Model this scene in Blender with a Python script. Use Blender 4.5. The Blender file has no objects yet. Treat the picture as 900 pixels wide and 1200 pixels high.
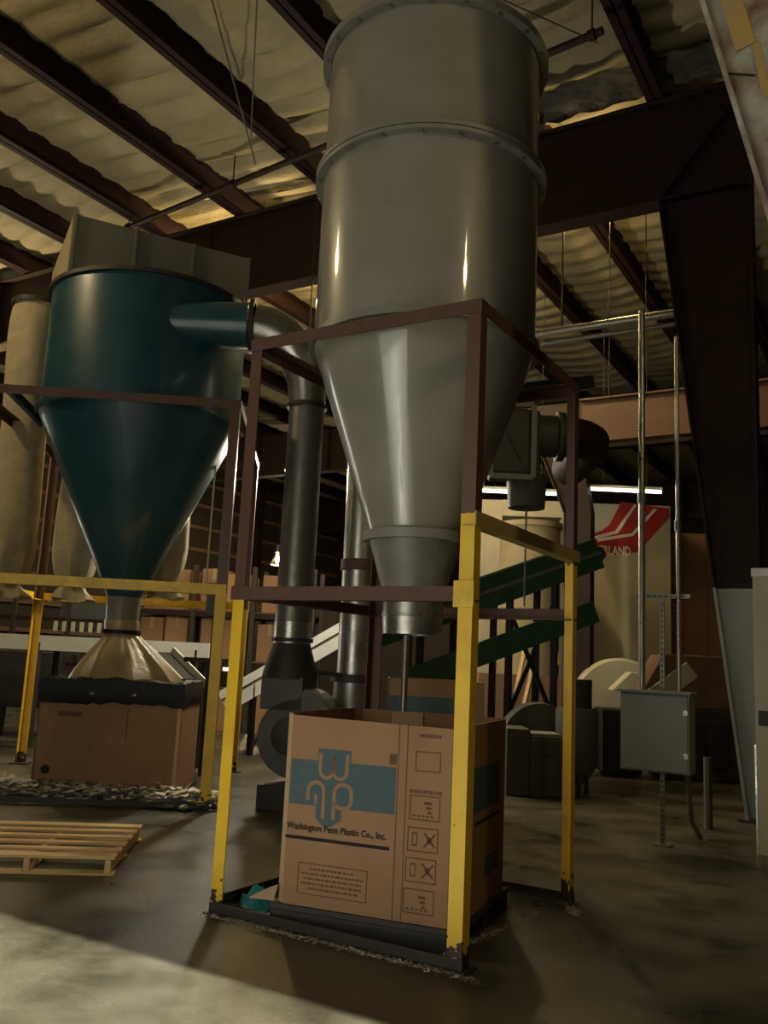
import bpy, bmesh, math, random
from mathutils import Vector, Matrix
random.seed(7)
scn = bpy.context.scene
COL = scn.collection
V = Vector

# ------------------------------------------------------------------ camera
CAM = V((0, 0, 1.6)); FPX = 1041.0
RX = V((0.860, 0.507, 0.047)); RY = V((-0.045, 0.167, -0.985)); RZ = V((-0.508, 0.845, 0.167))
RZ.normalize(); RX = (RX - RZ * RX.dot(RZ)).normalized(); RY = RZ.cross(RX).normalized()
cd = bpy.data.cameras.new('camera'); cam = bpy.data.objects.new('camera', cd); COL.objects.link(cam)
cd.sensor_fit = 'HORIZONTAL'; cd.sensor_width = 36.0; cd.lens = 36.0 * FPX / 900.0
cd.clip_start = 0.05; cd.clip_end = 300
cam.matrix_world = Matrix(((RX.x, -RY.x, -RZ.x, CAM.x), (RX.y, -RY.y, -RZ.y, CAM.y), (RX.z, -RY.z, -RZ.z, CAM.z), (0, 0, 0, 1)))
scn.camera = cam

def AT(px, py, d):          # surveyed point: sight line through the photo and its measured distance
    return CAM + RX * ((px - 450) / FPX * d) + RY * ((py - 600) / FPX * d) + RZ * d
def FLR(px, py, z=0.0):     # surveyed point on a level plane
    r = RX * (px - 450) + RY * (py - 600) + RZ * FPX
    return CAM + r * ((z - CAM.z) / r.z)

# ------------------------------------------------------------------ light
SUN_E, DOOR_E, LAMP_E = 24.0, 110.0, 0.75
scn.view_settings.view_transform = 'Standard'
scn.view_settings.look = 'None'
scn.view_settings.exposure = 0.0
scn.view_settings.gamma = 1.0
scn.view_settings.use_curve_mapping = False
w = bpy.data.worlds.new('sky'); scn.world = w; w.use_nodes = True
w.node_tree.nodes['Background'].inputs[0].default_value = (0.75, 0.78, 0.72, 1)
w.node_tree.nodes['Background'].inputs[1].default_value = 0.5
WALL_BACK_Y, DOOR_H = -3.0, 5.0
DOOR_X0, DOOR_X1 = -5.7, -1.2
SUN_EDGE_Y = 3.95
ld = bpy.data.lights.new('sun', 'SUN'); sun = bpy.data.objects.new('sun', ld); COL.objects.link(sun)
ld.energy = SUN_E; ld.angle = math.radians(0.35); ld.color = (1.0, 0.97, 0.86)
sdir = V((0.4, SUN_EDGE_Y - WALL_BACK_Y, -DOOR_H)).normalized()
sun.rotation_euler = sdir.to_track_quat('-Z', 'Y').to_euler(); sun.location = (0, -20, 20)
ld = bpy.data.lights.new('door_daylight', 'AREA'); ar = bpy.data.objects.new('door_daylight', ld); COL.objects.link(ar)
ld.shape = 'RECTANGLE'; ld.size = DOOR_X1 - DOOR_X0; ld.size_y = DOOR_H - 0.1
ld.energy = DOOR_E; ld.color = (1.0, 0.97, 0.80)
ar.location = ((DOOR_X0 + DOOR_X1) / 2, WALL_BACK_Y - 0.25, DOOR_H / 2); ar.rotation_euler = (math.radians(90), 0, math.radians(180))
ar.rotation_euler = V((0, 1, 0)).to_track_quat('-Z', 'Z').to_euler()
WALL_LEFT_X, LD_Y0, LD_Y1, LD_H = -26.0, 8.0, 15.5, 5.0
ld = bpy.data.lights.new('side_door_daylight', 'AREA'); ar = bpy.data.objects.new('side_door_daylight', ld); COL.objects.link(ar)
ld.shape = 'RECTANGLE'; ld.size = LD_Y1 - LD_Y0; ld.size_y = LD_H - 0.1
ld.energy = 430.0; ld.color = (1.0, 0.97, 0.84)
ar.location = (WALL_LEFT_X - 0.3, (LD_Y0 + LD_Y1) / 2, LD_H / 2); ar.rotation_euler = V((1, 0, 0)).to_track_quat('-Z', 'Z').to_euler()
scn.cycles.use_denoising = True
scn.cycles.max_bounces = 8
scn.cycles.sample_clamp_indirect = 4.0

# ------------------------------------------------------------------ materials
MATS = {}
def mat(name, col, rough=0.6, metal=0.0, var=None, vscale=4.0, vamt=0.5, bump=0.0, bscale=30.0, rvar=0.0, emit=None, estr=0.0,
        stretch=(1, 1, 1), spec=0.5, trans=0.0, detail=4.0, coat=0.0):
    m = bpy.data.materials.new(name); m.use_nodes = True
    nt = m.node_tree; N = nt.nodes; L = nt.links
    b = N['Principled BSDF']
    b.inputs['Base Color'].default_value = (*col, 1); b.inputs['Roughness'].default_value = rough
    b.inputs['Metallic'].default_value = metal; b.inputs['Specular IOR Level'].default_value = spec
    geo = N.new('ShaderNodeNewGeometry'); mp = N.new('ShaderNodeMapping'); mp.inputs['Scale'].default_value = stretch
    L.new(geo.outputs['Position'], mp.inputs['Vector'])
    if var is not None:
        n = N.new('ShaderNodeTexNoise'); n.inputs['Scale'].default_value = vscale; n.inputs['Detail'].default_value = detail
        n.inputs['Roughness'].default_value = 0.65
        L.new(mp.outputs[0], n.inputs['Vector'])
        cr = N.new('ShaderNodeValToRGB'); cr.color_ramp.elements[0].position = 0.5 - 0.22 * vamt * 2 + 0.02
        cr.color_ramp.elements[1].position = 0.5 + 0.22
        cr.color_ramp.elements[0].color = (*col, 1); cr.color_ramp.elements[1].color = (*var, 1)
        L.new(n.outputs['Fac'], cr.inputs[0]); L.new(cr.outputs[0], b.inputs['Base Color'])
        if rvar:
            mr = N.new('ShaderNodeMapRange'); mr.inputs['From Min'].default_value = 0.35; mr.inputs['From Max'].default_value = 0.65
            mr.inputs['To Min'].default_value = max(0.02, rough - rvar); mr.inputs['To Max'].default_value = min(1, rough + rvar)
            L.new(n.outputs['Fac'], mr.inputs['Value']); L.new(mr.outputs[0], b.inputs['Roughness'])
    if bump:
        n2 = N.new('ShaderNodeTexNoise'); n2.inputs['Scale'].default_value = bscale; n2.inputs['Detail'].default_value = 3
        L.new(mp.outputs[0], n2.inputs['Vector'])
        bp = N.new('ShaderNodeBump'); bp.inputs['Strength'].default_value = bump; bp.inputs['Distance'].default_value = 0.02
        L.new(n2.outputs['Fac'], bp.inputs['Height']); L.new(bp.outputs[0], b.inputs['Normal'])
    if emit is not None:
        b.inputs['Emission Color'].default_value = (*emit, 1); b.inputs['Emission Strength'].default_value = estr
    if trans: b.inputs['Transmission Weight'].default_value = trans
    if coat: b.inputs['Coat Weight'].default_value = coat; b.inputs['Coat Roughness'].default_value = 0.06
    MATS[name] = m
    return m

def paint_band(name, low, high, zsplit, soft=0.04):     # two paints meeting at a height, with a ragged edge
    m = mat(name, low, 0.45)
    nt = m.node_tree; N = nt.nodes; L = nt.links; b = N['Principled BSDF']
    geo = N.new('ShaderNodeNewGeometry'); sp = N.new('ShaderNodeSeparateXYZ'); L.new(geo.outputs['Position'], sp.inputs[0])
    n = N.new('ShaderNodeTexNoise'); n.inputs['Scale'].default_value = 18; L.new(geo.outputs['Position'], n.inputs['Vector'])
    a = N.new('ShaderNodeMath'); a.operation = 'MULTIPLY_ADD'; a.inputs[1].default_value = soft; L.new(n.outputs['Fac'], a.inputs[0]); L.new(sp.outputs['Z'], a.inputs[2])
    g = N.new('ShaderNodeMath'); g.operation = 'GREATER_THAN'; g.inputs[1].default_value = zsplit + soft / 2; L.new(a.outputs[0], g.inputs[0])
    # bare worn foot
    a2 = N.new('ShaderNodeMath'); a2.operation = 'MULTIPLY_ADD'; a2.inputs[1].default_value = -0.5; L.new(n.outputs['Fac'], a2.inputs[0]); L.new(sp.outputs['Z'], a2.inputs[2])
    g2 = N.new('ShaderNodeMath'); g2.operation = 'LESS_THAN'; g2.inputs[1].default_value = -0.12; L.new(a2.outputs[0], g2.inputs[0])
    # chips
    n3 = N.new('ShaderNodeTexNoise'); n3.inputs['Scale'].default_value = 45; n3.inputs['Detail'].default_value = 6; L.new(geo.outputs['Position'], n3.inputs['Vector'])
    g3 = N.new('ShaderNodeMath'); g3.operation = 'GREATER_THAN'; g3.inputs[1].default_value = 0.71; L.new(n3.outputs['Fac'], g3.inputs[0])
    n4 = N.new('ShaderNodeTexNoise'); n4.inputs['Scale'].default_value = 5; L.new(geo.outputs['Position'], n4.inputs['Vector'])
    lowmix = N.new('ShaderNodeMix'); lowmix.data_type = 'RGBA'; lowmix.inputs[6].default_value = (*low, 1)
    lowmix.inputs[7].default_value = (low[0] * 0.72, low[1] * 0.62, low[2] * 0.7, 1); L.new(n4.outputs['Fac'], lowmix.inputs[0])
    mx = N.new('ShaderNodeMix'); mx.data_type = 'RGBA'; L.new(lowmix.outputs[2], mx.inputs[6]); mx.inputs[7].default_value = (*high, 1); L.new(g.outputs[0], mx.inputs[0])
    mx2 = N.new('ShaderNodeMix'); mx2.data_type = 'RGBA'; L.new(mx.outputs[2], mx2.inputs[6]); mx2.inputs[7].default_value = (0.03, 0.02, 0.012, 1)
    mm = N.new('ShaderNodeMath'); mm.operation = 'MAXIMUM'; L.new(g2.outputs[0], mm.inputs[0]); L.new(g3.outputs[0], mm.inputs[1]); L.new(mm.outputs[0], mx2.inputs[0])
    L.new(mx2.outputs[2], b.inputs['Base Color'])
    return m

YEL = (0.90, 0.60, 0.025); RUST = (0.105, 0.050, 0.032)
mat('concrete', (0.018, 0.0165, 0.010), 0.42, var=(0.085, 0.079, 0.052), vscale=1.5, vamt=0.55, bump=0.12, bscale=25, rvar=0.16, detail=8)
mat('steel_oxide', (0.015, 0.0075, 0.005), 0.6, var=(0.026, 0.0125, 0.008), vscale=3, bump=0.1, spec=0.25)
mat('purlin_paint', (0.017, 0.0075, 0.0055), 0.7, var=(0.026, 0.0115, 0.008), vscale=4, spec=0.15)
mat('insulation', (0.255, 0.218, 0.122), 0.75, var=(0.34, 0.295, 0.17), vscale=1.8, bump=0.6, bscale=14)
mat('torn_insulation', (0.012, 0.011, 0.009), 0.9, var=(0.08, 0.07, 0.045), vscale=3, bump=1.0, bscale=8)
mat('wall_sheet', (0.030, 0.023, 0.015), 0.7, var=(0.045, 0.034, 0.022), vscale=1.5)
mat('grey_paint', (0.225, 0.212, 0.168), 0.34, var=(0.275, 0.262, 0.215), vscale=2.5, bump=0.03, bscale=60, rvar=0.05, coat=0.7, spec=0.3)
mat('grey_flange', (0.20, 0.195, 0.165), 0.4, var=(0.25, 0.24, 0.2), vscale=8)
mat('worn_grey', (0.20, 0.19, 0.155), 0.45, var=(0.13, 0.12, 0.10), vscale=9, vamt=0.4)
mat('blue_paint', (0.013, 0.058, 0.074), 0.36, var=(0.018, 0.074, 0.094), vscale=2.5, bump=0.03, bscale=40, rvar=0.05, coat=0.3)
mat('galvanised', (0.42, 0.41, 0.36), 0.34, 0.9, var=(0.30, 0.29, 0.25), vscale=7, rvar=0.08)
mat('dull_galvanised', (0.22, 0.215, 0.185), 0.42, 0.7, var=(0.16, 0.15, 0.125), vscale=6, rvar=0.08)
mat('dark_steel', (0.020, 0.017, 0.013), 0.6, var=(0.036, 0.030, 0.022), vscale=6)
mat('black_steel', (0.008, 0.008, 0.008), 0.5)
mat('rust_steel', RUST, 0.65, var=(0.075, 0.034, 0.024), vscale=14, bump=0.15, bscale=60)
mat('tan_steel', (0.40, 0.30, 0.15), 0.6, var=(0.45, 0.31, 0.07), vscale=4)
mat('yellow_steel', YEL, 0.45, var=(0.55, 0.34, 0.03), vscale=6)
paint_band('post_paint_a', YEL, RUST, 1.98)
paint_band('post_paint_b', YEL, RUST, 2.47)
paint_band('post_paint_c', YEL, RUST, 2.40, 0.2)
paint_band('post_paint_d', YEL, RUST, 2.25)
mat('cardboard', (0.30, 0.175, 0.092), 0.8, var=(0.345, 0.205, 0.11), vscale=3, bump=0.06, bscale=80, spec=0.2)
mat('cardboard_edge_and_lit', (0.50, 0.36, 0.21), 0.85, var=(0.42, 0.29, 0.16), vscale=20, spec=0.2)  # paler board for flaps and seam, also painted light on one carton corner
mat('cardboard_old', (0.25, 0.145, 0.085), 0.85, var=(0.29, 0.17, 0.10), vscale=4, spec=0.2)
mat('print_blue', (0.072, 0.112, 0.128), 0.8, var=(0.088, 0.130, 0.145), vscale=30, spec=0.2)
mat('print_black', (0.025, 0.02, 0.02), 0.8, spec=0.2)
mat('print_brown', (0.13, 0.075, 0.045), 0.8, spec=0.2)
mat('print_tan', (0.31, 0.185, 0.10), 0.8, spec=0.2)
mat('print_white', (0.75, 0.68, 0.58), 0.6)
mat('print_red', (0.36, 0.012, 0.012), 0.5)
mat('wood', (0.66, 0.47, 0.22), 0.7, var=(0.50, 0.33, 0.14), vscale=3, stretch=(1, 1, 6), bump=0.1, bscale=40, spec=0.3)
mat('wood_dark', (0.16, 0.10, 0.055), 0.8, var=(0.10, 0.06, 0.035), vscale=6)
mat('black_plastic', (0.004, 0.004, 0.0035), 0.55, var=(0.008, 0.008, 0.007), vscale=9, bump=0.3, bscale=12, spec=0.25)
mat('girt_paint', (0.20, 0.125, 0.085), 0.6, var=(0.12, 0.07, 0.05), vscale=2)
mat('primer', (0.050, 0.017, 0.005), 0.6, var=(0.070, 0.026, 0.008), vscale=3, bump=0.1)
mat('tan_sleeve', (0.36, 0.28, 0.15), 0.35, var=(0.28, 0.21, 0.11), vscale=5, bump=0.3, bscale=14)
mat('filter_cloth', (0.50, 0.43, 0.27), 0.9, var=(0.36, 0.30, 0.18), vscale=5, bump=0.5, bscale=12)
mat('plenum_paint', (0.16, 0.155, 0.115), 0.6, var=(0.19, 0.18, 0.13), vscale=3)
mat('plenum_end', (0.36, 0.30, 0.17), 0.6, var=(0.30, 0.25, 0.14), vscale=4)
mat('cream', (0.50, 0.47, 0.34), 0.6, var=(0.42, 0.39, 0.28), vscale=1.2)
mat('white_paint', (0.72, 0.72, 0.66), 0.45, var=(0.6, 0.6, 0.54), vscale=4)
mat('bluegrey_paint', (0.30, 0.34, 0.34), 0.5, var=(0.35, 0.385, 0.375), vscale=5, bump=0.1)
mat('panel_grey', (0.20, 0.215, 0.185), 0.45, var=(0.23, 0.24, 0.205), vscale=5)
mat('machine_grey', (0.065, 0.065, 0.052), 0.55, var=(0.075, 0.076, 0.062), vscale=3)
mat('green_paint', (0.018, 0.075, 0.035), 0.4, var=(0.012, 0.05, 0.025), vscale=5)
mat('teal_film', (0.01, 0.22, 0.34), 0.3, var=(0.02, 0.25, 0.14), vscale=14)
mat('flakes', (0.62, 0.60, 0.52), 0.6, var=(0.42, 0.40, 0.34), vscale=40)
mat('chipped_white', (0.42, 0.42, 0.38), 0.6, var=(0.15, 0.065, 0.022), vscale=4, vamt=0.25, bump=0.3, bscale=25, detail=8)
mat('bulb', (1, 1, 1), 0.4, emit=(1.0, 0.86, 0.58), estr=60)
mat('tube_glow', (1, 1, 1), 0.4, emit=(1.0, 0.95, 0.78), estr=3.0)
mat('door_glow', (1, 1, 1), 0.4, emit=(0.95, 0.98, 1.0), estr=3.0)
mat('amber_pane', (0.9, 0.7, 0.3), 0.4, emit=(1.0, 0.80, 0.36), estr=0.9)
mat('wire', (0.05, 0.04, 0.03), 0.6)

# ------------------------------------------------------------------ mesh helpers
class MB:
    def __init__(s): s.v = []; s.f = []
    def add(s, vs, fs):
        o = len(s.v); s.v += [V(p) for p in vs]; s.f += [tuple(i + o for i in f) for f in fs]; return s
    def obox(s, c, a, b, d):       # centre and three half vectors
        c, a, b, d = V(c), V(a), V(b), V(d)
        vs = [c + a * i + b * j + d * k for k in (-1, 1) for j in (-1, 1) for i in (-1, 1)]
        if a.cross(b).dot(d) < 0: fs = [(0, 1, 3, 2), (4, 6, 7, 5), (0, 4, 5, 1), (2, 3, 7, 6), (0, 2, 6, 4), (1, 5, 7, 3)]
        else: fs = [(0, 2, 3, 1), (4, 5, 7, 6), (0, 1, 5, 4), (2, 6, 7, 3), (0, 4, 6, 2), (1, 3, 7, 5)]
        return s.add(vs, fs)
    def box(s, x0, x1, y0, y1, z0, z1):
        return s.obox(((x0 + x1) / 2, (y0 + y1) / 2, (z0 + z1) / 2), ((x1 - x0) / 2, 0, 0), (0, (y1 - y0) / 2, 0), (0, 0, (z1 - z0) / 2))
    def bar(s, p0, p1, w, h, up=(0, 0, 1)):
        p0, p1, up = V(p0), V(p1), V(up); d = p1 - p0; t = d.normalized()
        if abs(t.dot(up.normalized())) > 0.98: up = V((0, 1, 0))
        sx = t.cross(up).normalized(); u = sx.cross(t).normalized()
        return s.obox((p0 + p1) / 2, d / 2, sx * (w / 2), u * (h / 2))
    def angle(s, p0, p1, leg, th, u, v):   # L section: corner line p0-p1, legs along u and v
        u, v = V(u).normalized(), V(v).normalized(); p0, p1 = V(p0), V(p1)
        pr = [V((0, 0)), V((leg, 0)), V((leg, th)), V((th, th)), V((th, leg)), V((0, leg))]
        vs = [p + u * q[0] + v * q[1] for p in (p0, p1) for q in pr]
        fs = [(i, (i + 1) % 6, (i + 1) % 6 + 6, i + 6) for i in range(6)] + [(5, 4, 3, 2, 1, 0), (6, 7, 8, 9, 10, 11)]
        return s.add(vs, fs)
    def tube(s, pts, r, n=16, caps=True):
        pts = [V(p) for p in pts]; m = len(pts); rs = r if isinstance(r, (list, tuple)) else [r] * m
        t0 = (pts[1] - pts[0]).normalized(); ref = V((0, 0, 1)) if abs(t0.z) < 0.9 else V((1, 0, 0))
        a = t0.cross(ref).normalized(); vs = []
        for i, p in enumerate(pts):
            t = ((pts[min(i + 1, m - 1)] - p).normalized() + (p - pts[max(i - 1, 0)]).normalized()).normalized() if 0 < i < m - 1 else (pts[1] - pts[0] if i == 0 else pts[-1] - pts[-2]).normalized()
            a = (a - t * a.dot(t)).normalized(); b = t.cross(a)
            vs += [p + (a * math.cos(2 * math.pi * k / n) + b * math.sin(2 * math.pi * k / n)) * rs[i] for k in range(n)]
        fs = [(i * n + k, i * n + (k + 1) % n, (i + 1) * n + (k + 1) % n, (i + 1) * n + k) for i in range(m - 1) for k in range(n)]
        if caps: fs += [tuple(reversed(range(n))), tuple(range((m - 1) * n, m * n))]
        return s.add(vs, fs)
    def lathe(s, prof, c, n=64, axis=(0, 0, 1), caps=False):
        c, ax = V(c), V(axis).normalized()
        a = ax.cross(V((0, 0, 1)) if abs(ax.z) < 0.9 else V((1, 0, 0))).normalized(); b = ax.cross(a)
        vs = [c + ax * z + (a * math.cos(2 * math.pi * k / n) + b * math.sin(2 * math.pi * k / n)) * r for r, z in prof for k in range(n)]
        m = len(prof)
        fs = [(i * n + k, i * n + (k + 1) % n, (i + 1) * n + (k + 1) % n, (i + 1) * n + k) for i in range(m - 1) for k in range(n)]
        if caps: fs += [tuple(reversed(range(n))), tuple(range((m - 1) * n, m * n))]
        return s.add(vs, fs)
    def prism(s, poly, o, ux, uy, nz, th):  # planar outline in (ux, uy), thickness th along nz
        o, ux, uy, nz = V(o), V(ux), V(uy), V(nz); k = len(poly)
        vs = [o + ux * x + uy * y for x, y in poly] + [o + ux * x + uy * y + nz * th for x, y in poly]
        return s.add(vs, [tuple(reversed(range(k))), tuple(range(k, 2 * k))] + [(i, (i + 1) % k, (i + 1) % k + k, i + k) for i in range(k)])
    def build(s, name, m, parent=None, smooth=False, bevel=0.0):
        off = V((0, 0, 0)); p = parent
        while p is not None: off += p.location; p = p.parent
        loc = V((0, 0, 0))
        me = bpy.data.meshes.new(name); me.from_pydata([tuple(p - off) for p in s.v], [], s.f); me.update()
        bm = bmesh.new(); bm.from_mesh(me); bmesh.ops.recalc_face_normals(bm, faces=bm.faces); bm.to_mesh(me); bm.free()
        if smooth:
            for q in me.polygons: q.use_smooth = True
            me.set_sharp_from_angle(angle=math.radians(38))
        me.materials.append(MATS[m]); o = bpy.data.objects.new(name, me); COL.objects.link(o)
        if parent is not None: o.parent = parent
        if bevel:
            bv = o.modifiers.new('edge', 'BEVEL'); bv.width = bevel; bv.segments = 2; bv.limit_method = 'ANGLE'
        return o

def tag(o, label=None, cat=None, group=None, kind=None):
    if label: o['label'] = label
    if cat: o['category'] = cat
    if group: o['group'] = group
    if kind: o['kind'] = kind
    return o
def thing(name, label, cat, loc, group=None, kind=None):
    o = bpy.data.objects.new(name, None); COL.objects.link(o); o.location = V(loc); o.empty_display_size = 0.2
    return tag(o, label, cat, group, kind)
def text(s, name, m, parent, o, ux, uy, width, height, th=0.002):
    cu = bpy.data.curves.new(name, 'FONT'); cu.body = s; cu.size = 1.0; cu.offset = 0.028; cu.resolution_u = 2
    to = bpy.data.objects.new(name, cu); COL.objects.link(to)
    bpy.context.view_layer.update()
    me = bpy.data.meshes.new_from_object(to.evaluated_get(bpy.context.evaluated_depsgraph_get()))
    bpy.data.objects.remove(to); 
    xs = [v.co.x for v in me.vertices]; ys = [v.co.y for v in me.vertices]
    x0, x1, y0, y1 = min(xs), max(xs), min(ys), max(ys)
    off = V((0, 0, 0)); p = parent
    while p is not None: off += p.location; p = p.parent
    nz = V(ux).cross(V(uy)).normalized()
    for v in me.vertices:
        v.co = V(o) + V(ux) * ((v.co.x - x0) / (x1 - x0) * width) + V(uy) * ((v.co.y - y0) / (y1 - y0) * height) + nz * th - off
    me.materials.clear(); me.materials.append(MATS[m])
    ob = bpy.data.objects.new(name, me); COL.objects.link(ob); ob.parent = parent
    return ob

# ================================================================== THE SETTING
m = MB(); m.box(-34, 9, WALL_BACK_Y - 4, 46, -0.3, 0)
tag(m.build('floor', 'concrete'), 'dark stained damp concrete floor of the plant', kind='structure')
XL = WALL_LEFT_X
m = MB(); m.box(XL - .2, XL, WALL_BACK_Y, LD_Y0, 0, 10.2); m.box(XL - .2, XL, LD_Y1, 46, 0, 10.2); m.box(XL - .2, XL, LD_Y0, LD_Y1, LD_H, 10.2)
wl = tag(m.build('wall_left', 'wall_sheet'), kind='structure')
for k in range(9): MB().box(XL, XL + .16, LD_Y1, 46, 1.1 + k * 0.95, 1.24 + k * 0.95).build('girt', 'girt_paint', wl)
for k in range(4): MB().box(XL, XL + .4, 17.5 + 7 * k, 17.9 + 7 * k, 0, 9.4).build('wall_stud', 'steel_oxide', wl)
m = MB(); m.box(9, 9.2, WALL_BACK_Y, 46, 0, 10.2); tag(m.build('wall_right', 'wall_sheet'), kind='structure')
m = MB(); m.box(-30, 9, 46, 46.2, 0, 10.2); tag(m.build('wall_far', 'wall_sheet'), kind='structure')
m = MB()
m.box(-30, DOOR_X0, WALL_BACK_Y - 0.2, WALL_BACK_Y, 0, 10.2); m.box(DOOR_X1, 9, WALL_BACK_Y - 0.2, WALL_BACK_Y, 0, 10.2)
m.box(DOOR_X0, DOOR_X1, WALL_BACK_Y - 0.2, WALL_BACK_Y, DOOR_H, 10.2)
tag(m.build('wall_back', 'wall_sheet'), kind='structure')

ROOF_Z, PUR_Z = 9.82, 9.40
PX = [-27.8, -25.8, -23.8, -21.8, -19.8, -17.85, -15.9, -13.95, -12.0, -10.1, -8.15, -6.28, -4.55, -2.75, -0.85, 1.1, 3.0, 4.9, 6.8]
ceil = thing('ceiling', None, None, (0, 0, 0), kind='structure'); ceil['label'] = 'purlin roof lined with sagging yellowed insulation'
RAFT = [11.4, 24.2, 36.5]
edges = [-30] + PX + [9]
def rib(y, seed):
    p = y / 0.52 + 0.18 * math.sin(y * 1.3 + seed) + seed * 0.37
    return abs(math.sin(math.pi * p)) ** 0.8
for i in range(len(edges) - 1):
    x0, x1 = edges[i], edges[i + 1]
    for (y0, y1, st) in ((WALL_BACK_Y, 11.4, 0.085), (11.4, 24.2, 0.14), (24.2, 46, 0.3)):
        m = MB(); ny = int((y1 - y0) / st); nx = 5; vs = []
        for b in range(ny + 1):
            y = y0 + (y1 - y0) * b / ny
            for a in range(nx + 1):
                t = a / nx; sag = 1 - (2 * t - 1) ** 2
                vs.append((x0 + (x1 - x0) * t, y + 0.05 * math.sin(t * 5 + i), ROOF_Z - 0.03 * sag - 0.105 * rib(y, i * 1.7 + 0.5 * t) * (0.2 + 0.8 * sag) + 0.012 * random.random()))
        fs = [(b * (nx + 1) + a, b * (nx + 1) + a + 1, (b + 1) * (nx + 1) + a + 1, (b + 1) * (nx + 1) + a) for b in range(ny) for a in range(nx)]
        m.add(vs, fs); m.build('insulation_panel', 'insulation', ceil, smooth=True)
m = MB(); m.box(-30.2, 9.2, WALL_BACK_Y - 0.2, 46.2, 10.05, 10.15); m.build('roof_sheet', 'wall_sheet', ceil)
for x in PX:
    m = MB(); m.box(x - 0.012, x + 0.012, WALL_BACK_Y, 46, PUR_Z, ROOF_Z + 0.02)
    m.box(x - 0.11, x + 0.11, WALL_BACK_Y, 46, PUR_Z, PUR_Z + 0.03); m.box(x - 0.11, x + 0.11, WALL_BACK_Y, 46, ROOF_Z - 0.03, ROOF_Z)
    m.build('purlin', 'purlin_paint', ceil)

def rafter(y, x0, x1, zb, zt, label):
    r = thing('roof_beam', label, None, ((x0 + x1) / 2, y, zb), kind='structure')
    MB().box(x0, x1, y - 0.012, y + 0.012, zb, zt).build('web', 'steel_oxide', r)
    MB().box(x0, x1, y - 0.16, y + 0.16, zb - 0.03, zb + 0.01).build('lower_flange', 'steel_oxide', r)
    MB().box(x0, x1, y - 0.16, y + 0.16, zt - 0.02, zt).build('upper_flange', 'steel_oxide', r)
    x = x0 + 1.2
    while x < x1 - 0.5:
        MB().box(x - 0.008, x + 0.008, y - 0.15, y + 0.15, zb, zt).build('stiffener', 'steel_oxide', r); x += 3.0
    return r
rafter(RAFT[0], -30, -2.699, 7.92, 9.38, 'deep dark brown roof beam crossing behind the tall grey hopper')
rafter(RAFT[1], -30, 9, 7.9, 9.38, 'second brown roof beam further back under the yellow roof')
rafter(RAFT[2], -30, 9, 7.9, 9.38, 'farthest brown roof beam near the end of the hall')

def tapered_column(name, label, y, knee, foot, xout, ztop, split, lowmat):
    c = thing(name, label, None, ((foot[0] + xout) / 2, y, 0), kind='structure')
    kx, kz = knee; fx, fz = foot
    f = (kz - split) / (kz - fz); sx = kx + (fx - kx) * f
    MB().prism([(sx, split), (xout, split), (xout, ztop), (kx, ztop), (kx, kz)], (0, y - 0.012, 0), (1, 0, 0), (0, 0, 1), (0, 1, 0), 0.024).build('web', 'steel_oxide', c)
    MB().bar((kx, y, kz), (sx, y, split), 0.30, 0.03, (1, 0, 0)).build('inner_flange', 'steel_oxide', c)
    MB().bar((xout, y, ztop), (xout, y, split), 0.30, 0.03, (1, 0, 0)).build('outer_flange', 'steel_oxide', c)
    lo = MB().prism([(fx, fz), (xout, fz), (xout, split), (sx, split)], (0, y - 0.02, 0), (1, 0, 0), (0, 0, 1), (0, 1, 0), 0.04).build('lower_web', lowmat, c)
    MB().bar((sx, y, split), (fx, y, fz), 0.30, 0.035, (1, 0, 0)).build('lower_inner_flange', lowmat, c)
    MB().bar((xout, y, split), (xout, y, fz), 0.30, 0.035, (1, 0, 0)).build('lower_outer_flange', lowmat, c)
    MB().box(fx - 0.1, xout + 0.1, y - 0.2, y + 0.2, 0, 0.03).build('base_plate', 'dark_steel', c)
    MB().bar((kx, y - 0.08, kz), (xout, y - 0.08, ztop - 0.1), 0.14, 0.016, (1, 0, 0)).build('knee_stiffener', 'steel_oxide', c)
    MB().box(kx, xout, y - 0.15, y + 0.15, kz - 0.01, kz + 0.01).build('knee_stiffener', 'steel_oxide', c)
    MB().box(kx, xout, y - 0.16, y + 0.16, ztop - 0.02, ztop).build('cap_plate', 'steel_oxide', c)
    return c
tapered_column('column', 'dark brown tapered steel column with grey blue painted foot', RAFT[0], (-2.70, 7.90), (-1.74, 0.03), -1.56, 9.38, 2.68, 'bluegrey_paint')

# intermediate portal further back: rust red tie beam and tapered column
YB = 17.2
c2 = thing('column', 'brown column with slanted head standing in front of the white machine', None, (-5.62, YB, 0), kind='structure')
MB().prism([(-5.92, 0.03), (-5.47, 0.03), (-5.47, 4.75), (-5.70, 6.15), (-5.70, 7.1), (-6.9, 7.1), (-6.75, 6.6), (-6.0, 4.75)], (0, YB - 0.015, 0), (1, 0, 0), (0, 0, 1), (0, 1, 0), 0.03).build('web', 'steel_oxide', c2)
for a, b in (((-5.92, 0.03), (-6.0, 4.75)), ((-6.0, 4.75), (-6.75, 6.6)), ((-5.47, 0.03), (-5.47, 4.75)), ((-5.47, 4.75), (-5.70, 6.15))):
    MB().bar((a[0], YB, a[1]), (b[0], YB, b[1]), 0.26, 0.03, (1, 0, 0)).build('flange', 'steel_oxide', c2)
MB().box(-6.05, -5.2, YB - .2, YB + .2, 0, 0.03).build('base_plate', 'dark_steel', c2)
rb = thing('tie_beam', 'rust red horizontal beam behind the galvanised conduits', None, (-2, YB, 6.2), kind='structure')
MB().box(-5.70, 6, YB - 0.015, YB + 0.015, 6.25, 7.1).build('web', 'primer', rb)
MB().box(-5.70, 6, YB - 0.14, YB + 0.14, 6.2, 6.25).build('lower_flange', 'primer', rb)
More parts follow.
